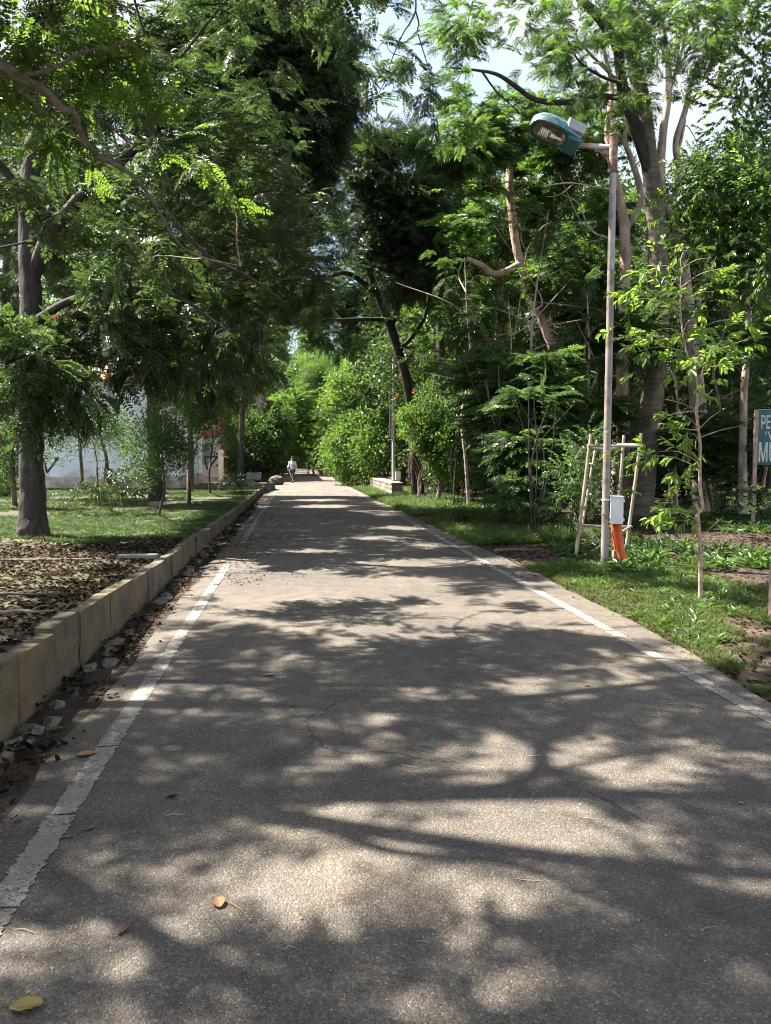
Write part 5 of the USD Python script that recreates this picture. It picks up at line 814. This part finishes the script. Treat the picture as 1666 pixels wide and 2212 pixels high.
# tip the underside toward the viewer: its normal is -hz
hz = unit(z0*math.cos(rl)-(-(y0*sg))*math.sin(rl)) if False else unit(z0*math.cos(rl)+(-(-y0*sg))*math.sin(rl))
hz = unit(z0*math.cos(rl)-0*y0) if False else hz
if (-hz) @ toc < (-z0) @ toc: hz = unit(z0*math.cos(rl)-y0*sg*math.sin(rl))
hy = np.cross(hz, hx); HR = np.stack([hx, hy, hz], 1); H = lambda m: moved(m, a1+hz*.005, 0, HR)
import manifold3d as m3
def plan(k=1.0, inset=0.0):
    pts = []
    for u, w in [(0, .14), (.16, .16), (.30, .178), (.46, .184), (.58, .172), (.67, .14), (.725, .075), (.74, 0)]: pts.append((u-inset*(u > .3)+inset*(u < .1), max(0, w-inset)*k))
    return pts+[(u, -w) for u, w in pts[::-1] if w > 0]
def slab(z0_, z1_, i0, i1, k1=1.0):
    V = [(x, y, z0_) for x, y in plan(1, i0)]+[(x, y, z1_) for x, y in plan(k1, i1)]; return m3.Manifold.hull_points(np.array(V))
shell = slab(-.035, .09, .0, .0)+slab(.085, .215, .0, .05, .92); cav = m3.Manifold.sphere(1.0, 40).scale((.245, .135, .16)).translate((.44, 0, -.035)); shell = shell-cav
v, f = vf(shell); nose = v[f].mean(1)[:, 0] > .46
obj('housing', H(shell), TEAL, lamp, smooth=35, worldspace=True)
obj('reflector', H((lambda s: (lambda v_, f_: (v_[:, :], f_[(v_[f_].mean(1)[:, 2] > -.036)][:, ::-1]))(*s))(moved(trimesh.creation.icosphere(3, 1.0).apply_scale([.241, .131, .156]), (.44, 0, -.035)))), REFL, lamp, smooth=True, worldspace=True)
rim = [(x, y, -.037) for x, y in [(.44+.262*math.copysign(abs(math.cos(t))**.8, math.cos(t)), -.0+.155*math.copysign(abs(math.sin(t))**.75, math.sin(t))) for t in np.linspace(0, 2*math.pi, 41)]]
obj('gasket', H(tube(rim, .014, 8, 60, cap=False)), BLACKR, lamp, smooth=True, worldspace=True)
obj('gear_tray', H(bevel_box(.20, .275, .085, .012).apply_translation([.085, 0, -.058])), TEALD, lamp, smooth=30, worldspace=True)
obj('frame_plate', H(join([box(.18, .26, -.105, .105, -.044, -.036), box(.20, .235, -.06, .06, -.05, -.044)])), REFL, lamp, worldspace=True)
obj('gear_cover', H(bevel_box(.27, .374, .20, .012).apply_translation([.115, 0, .130])), GREYF, lamp, smooth=30, worldspace=True)
for sg2 in (-1, 1): obj('hinge', H(box(.03, .10, sg2*.155-.008, sg2*.155+.008, .03, .06)), BLACKR, lamp, worldspace=True)
obj('nose_weathering', H(moved(m3.Manifold.hull_points(np.array([(x, y*.995, z) for x, y in plan(1, .001) if x > .55 for z in (.092, .10)]+[(x*.99, y*.9, .216) for x, y in plan(.92, .05) if x > .40])))), GREYF, lamp, smooth=35, worldspace=True)
coil = [(.44+.030*t/6.28, .052*math.cos(t), -.05+.045*math.sin(t)) for t in np.linspace(0, 6.28*4.6, 90)]
obj('spiral_bulb', H(join([tube(coil, .0105, 8, 120), moved(tube([(.33, 0, -.045), (.37, 0, -.045), (.42, 0, -.045)], [.020, .030, .033], 14, 8), (0, 0, 0)), tube([(.24, 0, -.045), (.33, 0, -.045)], [.018, .018], 12, 3)])), LAMPW, lamp, smooth=35, worldspace=True)
obj('loose_wire', tube([a1+ad*.02-hz*.05, a1-[0, 0, .14]+RT*-.02, a1-[0, 0, .20]+RT*-.035], [.006, .005], 6, 8), GREYM, lamp, smooth=True, worldspace=True)
def on_pole(m, z, R=.056, a0_=None):
    """Wraps lettering (x along, y up) round the pole, facing the road."""
    v, f = vf(m); c = at(z); toward = unit((CAM-c)*[1, 1, 0]); ph = math.atan2(toward[1], toward[0])+(a0_ or 0); a = ph+v[:, 0]/R
    return np.stack([c[0]+(R+v[:, 2])*np.cos(a), c[1]+(R+v[:, 2])*np.sin(a), z+v[:, 1]], 1), f
t33 = meshkit.text_mesh('33', .10, .0012); t33.apply_translation([-t33.bounds[:, 0].mean(), 0, 0]); t33 = t33.subdivide()
pz = b[2]+1.6-(985-992)/FPX*10.9
obj('painted_number', on_pole(t33, 1.62, .0552, -.45), YEL, lamp, worldspace=True)
obj('paper_scrap', on_pole(trimesh.creation.extrude_polygon(__import__('shapely').Point(0, 0).buffer(.035, 6), .001), 2.02, .0545, -.25), GREYF, lamp, worldspace=True)
bx = P(1332, 1102, 10.83); br = -.30; bt = thing('junction_box', 'white metal junction box strapped to the lamp pole above the orange conduits', 'electrical box', bx*[1, 1, 1]-[0, 0, .195], br)
obj('cabinet', bevel_box(.165, .13, .385, .006).apply_translation([0, .01, .195]), WBOX, bt); obj('door', bevel_box(.178, .016, .395, .004).apply_translation([0, -.065, .195]), GREYP := noisy('box_door_grey', (.50, .50, .49), (.60, .60, .58), 5, .5, .1), bt)
for z in (.06, .335): obj('latch', bevel_box(.022, .03, .035, .004).apply_translation([.094, -.06, z]), WBOX, bt); obj('hinge', bevel_box(.014, .022, .045, .003).apply_translation([-.092, -.06, z]), WBOX, bt)
obj('roof', bevel_box(.19, .16, .012, .003).apply_translation([0, 0, .394]), WBOX, bt)
for z, m_ in ((1.0, WBOX), (.79, GREYM)): obj('strap', tube([at(z), at(z+.022)], [.0605, .0605], 20, 2), m_, bt, smooth=40, worldspace=True); c_ = at(z+.011); obj('bracket', join([tube([c_+RT*.055, c_+RT*.10], [.007, .007], 6, 2)]), WBOX, bt, worldspace=True)
def corrugated(path, R, n=170, pitch=.011, seed=0):
    p = crom(path, n*4); s = np.concatenate([[0], np.cumsum(np.linalg.norm(np.diff(p, axis=0), axis=1))]); N = int(s[-1]/pitch)*4; q = np.stack([np.interp(np.linspace(0, s[-1], N), s, p[:, k]) for k in range(3)], 1)
    rad = R*(1+.07*np.array([1, 1, -1, -1])[np.arange(N) % 4]); return tube(q, rad, 16, N)
for pts, lab, rad in (([(1337,1128,10.85),(1339,1160,10.85),(1343,1188,10.83),(1352,1214,10.76),(1366,1243,10.65)], 'front orange corrugated conduit curving from the white box to the ground', .043), ([(1326,1128,10.95),(1329,1160,10.96),(1335,1190,10.95),(1344,1215,10.9),(1357,1242,10.78)], 'rear orange corrugated conduit, straighter and half hidden behind the front one', .042)):
    obj('conduit', corrugated(PP(pts), rad), ORNG, None, smooth=45, label=lab, cat='conduit')
pv = thing('pipe_stub', 'short beige pipe stub with wires in its end at the lamp foot', 'pipe', G(1325,1226)*[1, 1, 0]); obj('pipe', tube([(0, 0, -.02), (.01, 0, .25)], [.032, .032], 16, 4), PVC, pv, smooth=40); obj('wire', tube([(.01, 0, .24), (.02, -.02, .30), (.045, -.01, .29), (.03, 0, .25)], .005, 6, 14), BLACKR, pv, smooth=True); obj('cable', tube([(-.03, -.03, .0), (-.035, -.02, .3), (-.03, 0, .62), (-.015, 0, .78)], .006, 6, 16), GREYM, pv, smooth=True)

# bamboo guard behind the lamp
bg = thing('bamboo_guard', 'four legged guard of weathered bamboo poles standing behind the lamp pole', 'tree guard', G(1300,1200)*[1, 1, 0])
def bam(a, c, R=.026, seed=0, nm='pole'):
    a, c = np.array(a), np.array(c); L = np.linalg.norm(c-a); n = int(L/.05)+2; rad = np.full(n, R); rad[::6] = R*1.14; rad *= np.linspace(1.05, .92, n)
    obj(nm, tube([a, (a+c)/2+np.random.default_rng(seed).normal(0, .008, 3), c], rad, 10, n), BAMB, bg, smooth=50, worldspace=True)
bam(P(1243,1212,11.85), P(1277,938,11.95), seed=1); bam(P(1350,1206,12.2), P(1386,936,12.2), seed=2); bam(P(1325,1160,13.1), P(1348,940,13.1), seed=3); bam(P(1256,1150,12.9), P(1290,950,13.1), .020, 4)
bam(P(1270,963,11.9), P(1391,964,12.15), .023, 5, 'rail'); bam(P(1273,968,11.95), P(1338,968,13.1), .022, 6, 'rail'); bam(P(1335,961,13.05), P(1382,960,12.2), .022, 7, 'rail'); bam(P(1247,1134,11.95), P(1366,1138,12.2), .022, 8, 'rail')
bam(P(1238,1216,11.8), P(1364,1136,12.15), .021, 9, 'brace'); bam(P(1243,1130,12.0), P(1300,1180,12.1), .019, 10, 'brace'); bam(P(1250,1218,11.9), P(1345,1220,12.2), .018, 11, 'brace'); bam(P(1255,1210,12.6), P(1310,1200,13), .016, 12, 'brace')

# sign
sb = P(1626, 1138, 17.9)*[1, 1, 0]; sgn = thing('sign_board', 'dark green sign board with white capitals cut off by the right edge of the view', 'sign', sb+[0, 0, 0]); K = 17.9/FPX
ax_ = unit(RT*1.0-FW*.06); nr = unit(np.cross([0, 0, 1], ax_)); nr = nr if nr @ (CAM-sb) > 0 else -nr
SR = np.stack([ax_, -nr, [0, 0, 1.0]], 1); S_at = lambda m, o=(0, 0, 0): moved(m, o, 0, SR)
zt, zb = P(1626, 886, 17.9)[2], P(1626, 1004, 17.9)[2]
obj('post', S_at(box(-.045, .045, -.03, .03, -.05, zt)), SIGNP, sgn); obj('post', S_at(box(1.72, 1.80, -.03, .03, -.05, zt)), SIGNP, sgn)
obj('board', S_at(box(.048, 1.70, -.026, -.002, zb, zt-.015)), SIGNG, sgn); obj('top_frame', S_at(box(.048, 1.70, -.032, .02, zt-.012, zt+.01)), SIGNP, sgn)
def letters(txt, x_px, y_base, h_px, w_px=None):
    t = meshkit.text_mesh(txt, h_px*K, .004, bold=True); e = t.extents; v = np.array(t.vertices); v[:, 0] -= t.bounds[0][0]; v[:, 0] *= (w_px*K/e[0]) if w_px else 1
    z = P(x_px, y_base, 17.9)[2]; w = np.stack([(x_px-1626)*K+v[:, 0], -.027-v[:, 2], z+v[:, 1]], 1); obj('lettering', S_at((w, np.array(t.faces))), SIGNW, sgn)
letters('PED', 1635.5, 926.5, 28, 31); letters('\u0027V', 1645, 949.5, 16, 19); letters('MU', 1632.5, 996.5, 40, 36)
mp = thing('thin_post', 'thin brown post at the very right edge of the view, in the verge weeds', 'post', G(1666, 1342)*[1, 1, 0]); obj('post', box(-.022, .022, -.02, .02, -.1, .55), SIGNP, mp); obj('cap', box(-.025, .025, -.023, .023, .55, .565), RUST, mp)

# second lamp post in the shrubs, low wall, stone posts
b2 = G(850,1066); l2 = thing('street_lamp', 'distant slim grey lamp post rising out of the flowering shrubs', 'street lamp', b2)
obj('pole', tube([(0, 0, 0), (0, 0, 4.0), (0, 0, 7.9)], [.075, .068, .06], 14, 10), PALES, l2, smooth=40); obj('conduit', tube([(-.17, 0, 2.6), (-.17, 0, 5.6), (-.1, 0, 5.8)], [.035, .035, .03], 10, 8), GALV, l2, smooth=40); obj('bracket', tube([(-.02, 0, 5.7), (-.3, 0, 5.85), (-1.4, .2, 6.6)], [.025, .02, .02], 8, 12), GALV, l2, smooth=40)
j2 = thing('junction_box', 'small pale box on the distant lamp post', 'electrical box', b2+[.10, -.06, .62]); obj('cabinet', bevel_box(.26, .16, .40, .01).apply_translation([.1, 0, .2]), WBOX, j2); obj('door', bevel_box(.24, .02, .37, .004).apply_translation([.1, -.09, .2]), GREYP, j2)
obj('conduit', corrugated([b2+[.12, -.06, .62], b2+[.13, -.08, .3], b2+[.16, -.16, -.02]], .06, 60, .03), ORNG, None, label='distant orange conduit at the foot of the far lamp post', cat='conduit')
lw = thing('low_stone_wall', 'low grey stone bench wall at the verge beside the far lamp post', 'wall', G(846,1071)*[1, 1, 0]); r = np.random.default_rng(150)
wa, wb_ = G(846,1071), G(789,1049); wdv = unit(wb_-wa); L = np.linalg.norm(wb_-wa); wn = np.array([wdv[1], -wdv[0], 0]); WR = np.stack([wdv, -wn, [0, 0, 1.0]], 1)
for row in range(2):
    s = 0.0
    while s < L: l = min(r.uniform(.7, 1.5), L-s+.02); obj('stone', moved(bevel_box(l-.015, .5-.01*(int(s*7) % 3), .245, .02), WR @ np.array([s+l/2, -.25, .11+row*.25]), 0, WR), RUBBLE if (row+int(s)) % 3 else CONC, lw, smooth=40); s += l
s = 0.0
while s < L: l = min(1.6, L-s+.05); obj('coping_stone', moved(bevel_box(l-.02, .54, .10, .02), WR @ np.array([s+l/2, -.25, .535]), 0, WR), CONC, lw, smooth=30); s += l
for (x, y, h, lab) in [(738,1040,.55,'squat stone post at the right verge, nearer of two'),(706,1031,.7,'squat stone post at the right verge, farther of two')]:
    t = thing('stone_post', lab, 'post', G(x, y)*[1, 1, 0]+[0, 0, float(rise(G(x, y)[1]))]); obj('shaft', moved(rock((.6, .5, h*1.2), int(x), 2, .18), (0, 0, h/2)), RUBBLE, t, smooth=40); obj('cap', moved(rock((.72, .6, .16), int(x)+1, 2, .15), (0, 0, h)), CONC, t, smooth=40)
# boulders, slabs
for (x, y, z, s, sd_, lab, m_) in [(598,1047,0,(.95,.7,.62),1,'dark split boulder at the left road edge near the person',STONED),(569,1034,.15,(.95,.8,.95),2,'upright brown boulder beside the concrete block on the lawn',RUBBLE)]:
    g = G(x, y, z); obj('boulder', moved(rock(s, sd_, 4, .4), g+[0, 0, s[2]*.42]), m_, None, smooth=50, label=lab, cat='boulder')
for (x, y, z, s, rz, lab) in [(549,1036,.2,(1.0,.5,.50),.1,'squat concrete block on the lawn beside the brown boulder'),(516,1046,.2,(1.7,.55,.22),.1,'flat concrete slab lying on the lawn, left one'),(541,1048,.2,(1.0,.4,.16),.1,'thin dark concrete slab next to the flat slab'),(583,1058,0,(.45,.55,.36),.3,'pale stone block in the drain at the end of the kerb')]:
    g = G(x, y, z); obj('concrete_block', moved(bevel_box(*s, .03), g+[0, 0, s[2]/2-.02], rz), CONC, None, smooth=30, label=lab, cat='concrete block')
pk = thing('painted_kerb', 'low kerb painted in pastel colours in front of the parked scooter', 'kerb', P(520, 1028, 57)*[1, 1, 0]+[0, 0, .1])
for i, m_ in enumerate([WBOX, PASTEL2, PASTEL, WBOX, PASTEL2, PASTEL, PASTEL2]): obj('kerb_block', bevel_box(.72, .22, .28, .02).apply_translation([-1.9+i*.75, 0, .2]), m_, pk)
ss = P(652, 1008, 92)*[1, 1, 0]; so = thing('stone_stack', 'pale stack of stone slabs at the left of the road end', 'stones', P(610,1010,80)*[1, 1, 0]+[0, 0, .12])
for k in range(4): obj('slab', moved(rock((1.5-.12*k, .9, .34), 60+k, 2, .14), (0, 0, .15+.3*k), .1*k), RUBBLE, so, smooth=40)

# vehicles at the left of the far road
def wheel(c, R, w, t, nm='wheel'):
    m = trimesh.creation.annulus(R*.62, R, w); m.apply_transform(trimesh.transformations.rotation_matrix(math.pi/2, [1, 0, 0])); m.apply_translation(c); p = obj(nm, m, BLACKR, t, smooth=40)
    h = trimesh.creation.cylinder(R*.60, w*.5); h.apply_transform(trimesh.transformations.rotation_matrix(math.pi/2, [1, 0, 0])); h.apply_translation(c); obj('wheel_rim', h, GREYM, t, smooth=40)
sc = thing('scooter', 'dark grey scooter parked facing the cream building', 'scooter', P(514,1029,56)*[1, 1, 0]+[0, 0, .1], 2.5)
wheel([-.60, 0, .25], .25, .10, sc); wheel([.62, 0, .25], .25, .10, sc)
obj('rear_body', m3.Manifold.hull_points(np.array([(-.95, y*.10, .72) for y in (-1, 1)]+[(-.75, y*.2, .75) for y in (-1, 1)]+[(-.1, y*.18, .68) for y in (-1, 1)]+[(-.15, y*.17, .36) for y in (-1, 1)]+[(-.8, y*.17, .42) for y in (-1, 1)])), SCOOT, sc, smooth=30)
obj('seat', m3.Manifold.hull_points(np.array([(-.85, y*.15, .78) for y in (-1, 1)]+[(.0, y*.12, .76) for y in (-1, 1)]+[(-.8, y*.12, .88) for y in (-1, 1)]+[(-.05, y*.08, .82) for y in (-1, 1)])), BLACKR, sc, smooth=40)
obj('footboard', box(-.15, .42, -.17, .17, .27, .33), SCOOT, sc); obj('front_shield', m3.Manifold.hull_points(np.array([(.38, y*.2, .3) for y in (-1, 1)]+[(.45, y*.22, .7) for y in (-1, 1)]+[(.35, y*.12, 1.0) for y in (-1, 1)]+[(.55, 0, .62), (.5, 0, .35)])), BLACKR, sc, smooth=30)
obj('fork', tube([(.62, 0, .25), (.5, 0, .6), (.36, 0, 1.0)], .035, 8), GREYM, sc, smooth=40); obj('handlebar', tube([(.26, -.34, 1.03), (.36, 0, 1.02), (.26, .34, 1.03)], .02, 8, 12), BLACKR, sc, smooth=40); obj('headlight', moved(trimesh.creation.icosphere(2, .1), (.42, 0, 1.03)), WBOX, sc, smooth=True)
for y in (-.3, .3): obj('mirror', join([tube([(.28, y, 1.03), (.26, y*1.15, 1.22)], .008, 5), moved(trimesh.creation.icosphere(1, .07), (.26, y*1.2, 1.26))]), BLACKR, sc)
obj('mudguard', tube([(.36, 0, .36), (.55, 0, .54), (.78, 0, .48), (.88, 0, .34)], .07, 8, 14), SCOOT, sc, smooth=True); obj('number_plate', box(-1.0, -.97, -.14, .14, .5, .68), WBOX, sc)
mc = thing('motorcycle', 'dark motorcycle half hidden by the rounded bush, wheel toward the road', 'motorcycle', P(578,1027,60)*[1, 1, 0]+[0, 0, .12], .15)
wheel([.68, 0, .32], .32, .11, mc); wheel([-.66, 0, .32], .32, .12, mc)
obj('tank', m3.Manifold.hull_points(np.array([(.32, y*.1, .95) for y in (-1, 1)]+[(-.1, y*.15, .92) for y in (-1, 1)]+[(.3, y*.12, .78) for y in (-1, 1)]+[(-.12, y*.13, .74) for y in (-1, 1)])), BLACKR, mc, smooth=30); obj('seat', m3.Manifold.hull_points(np.array([(-.1, y*.12, .82) for y in (-1, 1)]+[(-.8, y*.1, .92) for y in (-1, 1)]+[(-.1, y*.1, .74) for y in (-1, 1)]+[(-.8, y*.06, .84) for y in (-1, 1)])), BLACKR, mc, smooth=30)
obj('engine', bevel_box(.42, .26, .36, .04).apply_translation([.02, 0, .5]), GREYM, mc, smooth=30); obj('fork', join([tube([(.68, y, .32), (.42, y*.8, 1.0)], .025, 8) for y in (-.09, .09)]), GREYM, mc, smooth=40); obj('handlebar', tube([(.28, -.36, 1.08), (.42, 0, 1.02), (.28, .36, 1.08)], .018, 8, 12), BLACKR, mc, smooth=40); obj('headlight', moved(trimesh.creation.icosphere(2, .1), (.52, 0, .92)), GREYM, mc, smooth=True); obj('mudguard', tube([(.36, 0, .42), (.55, 0, .68), (.78, 0, .69), (1.0, 0, .45)], .05, 8, 14), BLACKR, mc, smooth=True); obj('exhaust', tube([(.1, -.15, .4), (-.3, -.2, .3), (-.9, -.2, .42)], [.03, .05], 8, 10), GREYM, mc, smooth=True)
fs = thing('blue_sign', 'small blue board on thin legs at the right of the road end', 'sign', P(694,1012,86)*[1, 1, 0]+[0, 0, .12]); obj('board', box(-.9, .9, -.03, .03, 2.05, 2.35), BLUEP, fs)
for x_ in (-.85, .85): obj('leg', tube([(x_, 0, -.1), (x_, 0, 2.1)], .035, 8), BLUEP, fs)
yp = thing('yellow_pole', 'leaning yellow pole at the right of the road end', 'pole', P(705,1010,84)*[1, 1, 0]+[0, 0, .12]); obj('pole', tube([(-.15, 0, 0), (.12, 0, 1.9)], .07, 8), YELP, yp); obj('tip', moved(trimesh.creation.icosphere(1, .09), (.12, 0, 1.9)), YELP, yp)
for (x, y, d, z, s, lab) in [(110,1003,33.5,0,.75,'black triangular bracket on the white wall, nearest the thick trunk'),(38,1012,33.5,0,.7,'black triangular bracket on the white wall at the far left'),(456,999,35.5,0,.7,'black triangular bracket beside the dark sapling near the corner of the white wall')]:
    c = P(x, y, d); t = thing('wall_bracket', lab, 'bracket', c); e = s/2; 
    for q0, q1 in (((-e*.9, e*.75), (e*.9, e*.8)), ((e*.9, e*.8), (-e*.5, -e)), ((-e*.5, -e), (-e*.9, e*.75))): obj('bar', tube([RT*q0[0]+[0, 0, q0[1]], RT*q1[0]+[0, 0, q1[1]]], .05, 6), BLACKR, t)

# ================================================================== THE PERSON
pb = G(632,1043); pb[2] = 0; ps = thing('person', 'person in a pale shirt and dark trousers walking along the far road with a cane', 'person', pb, math.pi*.93)   # local +y is forward
J = dict(head=(0, .03, 1.60), crown=(0, .01, 1.66), chin=(0, .085, 1.545), neck=(0, 0, 1.46), chest=(0, .0, 1.28), belly=(0, .01, 1.08), hip=(0, 0, .94), shL=(-.19, 0, 1.39), shR=(.19, 0, 1.39), elL=(-.25, -.05, 1.13), elR=(.25, .02, 1.14), haL=(-.25, .02, .89), haR=(.27, .22, 1.01), hL=(-.09, 0, .92), hR=(.09, 0, .92), kL=(-.085, .10, .50), kR=(.07, -.02, .50), aL=(-.07, .06, .09), aR=(.04, -.17, .10), tL=(-.07, .22, .04), tR=(.04, -.03, .04))
def body(bones, le=.025, it=6):
    out = m3.Manifold()
    for (a, ra, c, rc) in bones: out = out+m3.Manifold.batch_hull([m3.Manifold.sphere(ra, 20).translate(tuple(J.get(a, a))), m3.Manifold.sphere(rc, 20).translate(tuple(J.get(c, c)))])
    t = trimesh.Trimesh(*vf(out.refine_to_length(le))); trimesh.smoothing.filter_taubin(t, iterations=it); return t
fing = []
for s_, hnd in ((-1, 'haL'), (1, 'haR')):
    h = np.array(J[hnd]); pal = h+[0, .02, -.07]; fing.append((hnd, .030, tuple(pal), .034))
    for k_ in range(4): c0 = pal+[0, -.03+.02*k_, -.02]; c1 = c0+[-.01*s_, .012, -.045-.006*(k_ in (1, 2))]; fing += [(tuple(c0), .010, tuple(c1), .009), (tuple(c1), .009, tuple(c1+[-.018*s_, .012, -.022]), .008)]
    fing += [(tuple(pal+[0, .03, .01]), .011, tuple(pal+[-.02*s_, .055, -.025]), .009)]
skin = body([('crown', .088, 'head', .085), ('head', .082, 'chin', .042), ('head', .055, 'neck', .055), ('neck', .06, 'chest', .09), ('chest', .09, 'hip', .08), ('chest', .05, 'shL', .05), ('chest', .05, 'shR', .05), ('shL', .045, 'elL', .036), ('elL', .036, 'haL', .026), ('shR', .045, 'elR', .036), ('elR', .036, 'haR', .026), ('hip', .07, 'hL', .07), ('hip', .07, 'hR', .07), ('hL', .07, 'kL', .05), ('kL', .05, 'aL', .035), ('hR', .07, 'kR', .05), ('kR', .05, 'aR', .035), ('aL', .03, 'tL', .025), ('aR', .03, 'tR', .025), ((0, .105, 1.605), .018, (0, .128, 1.585), .014), ((-.09, .01, 1.60), .022, (-.09, .0, 1.58), .018), ((.09, .01, 1.60), .022, (.09, .0, 1.58), .018)]+fing, .02, 4)
obj('body', skin, SKIN, ps, smooth=True)
obj('shirt', body([('neck', .075, 'chest', .135), ('chest', .155, 'belly', .145), ('belly', .145, (0, 0, .93), .145), ((-.10, 0, 1.30), .11, (.10, 0, 1.30), .11), ((-.06, 0, 1.0), .12, (.06, 0, 1.0), .12), ('neck', .06, 'shL', .075), ('neck', .06, 'shR', .075), ('shL', .078, 'elL', .060), ('elL', .060, (-.25, .0, .93), .045), ('shR', .078, 'elR', .060), ('elR', .060, (.265, .185, 1.03), .045)]), SHIRT, ps, smooth=True)
obj('trousers', body([('hip', .135, (0, 0, .88), .14), ('hL', .105, 'kL', .080), ('kL', .078, (-.07, .06, .10), .062), ('hR', .105, 'kR', .080), ('kR', .078, (.04, -.16, .11), .062)]), TROU, ps, smooth=True)
obj('hair', body([((0, -.02, 1.68), .095, (0, -.045, 1.60), .085), ((0, .02, 1.70), .080, (0, -.03, 1.69), .09)]), HAIR, ps, smooth=True)
for a, t_ in (('aL', 'tL'), ('aR', 'tR')): obj('shoe', body([(tuple(np.array(J[a])+[0, -.03, -.04]), .045, t_, .038)]), HAIR, ps, smooth=True)
for x_ in (-.033, .033): obj('eye', moved(trimesh.creation.icosphere(1, .012), (x_, .108, 1.615)), STEELW, ps)
obj('mouth', bevel_box(.05, .012, .010, .003).apply_translation([0, .118, 1.555]), HAIR, ps)
c_, s_ = math.cos(math.pi*.93), math.sin(math.pi*.93); hw = np.array([J['haR'][0]*c_-J['haR'][1]*s_, J['haR'][0]*s_+J['haR'][1]*c_, .94])+pb*[1, 1, 0]
ct = hw+RT*.42*1.0+[0, 0, -.92]; ct[2] = .02
cn = thing('white_cane', 'white cane held out by the walking person', 'cane', hw); obj('shaft', tube([hw+[0, 0, .12], ct], [.017, .014], 8, 8), STEELW, cn, smooth=40, worldspace=True); obj('grip', tube([hw+[0, 0, .13], hw+[0, 0, .0]], [.022, .02], 8, 3), BLACKR, cn, smooth=40, worldspace=True)
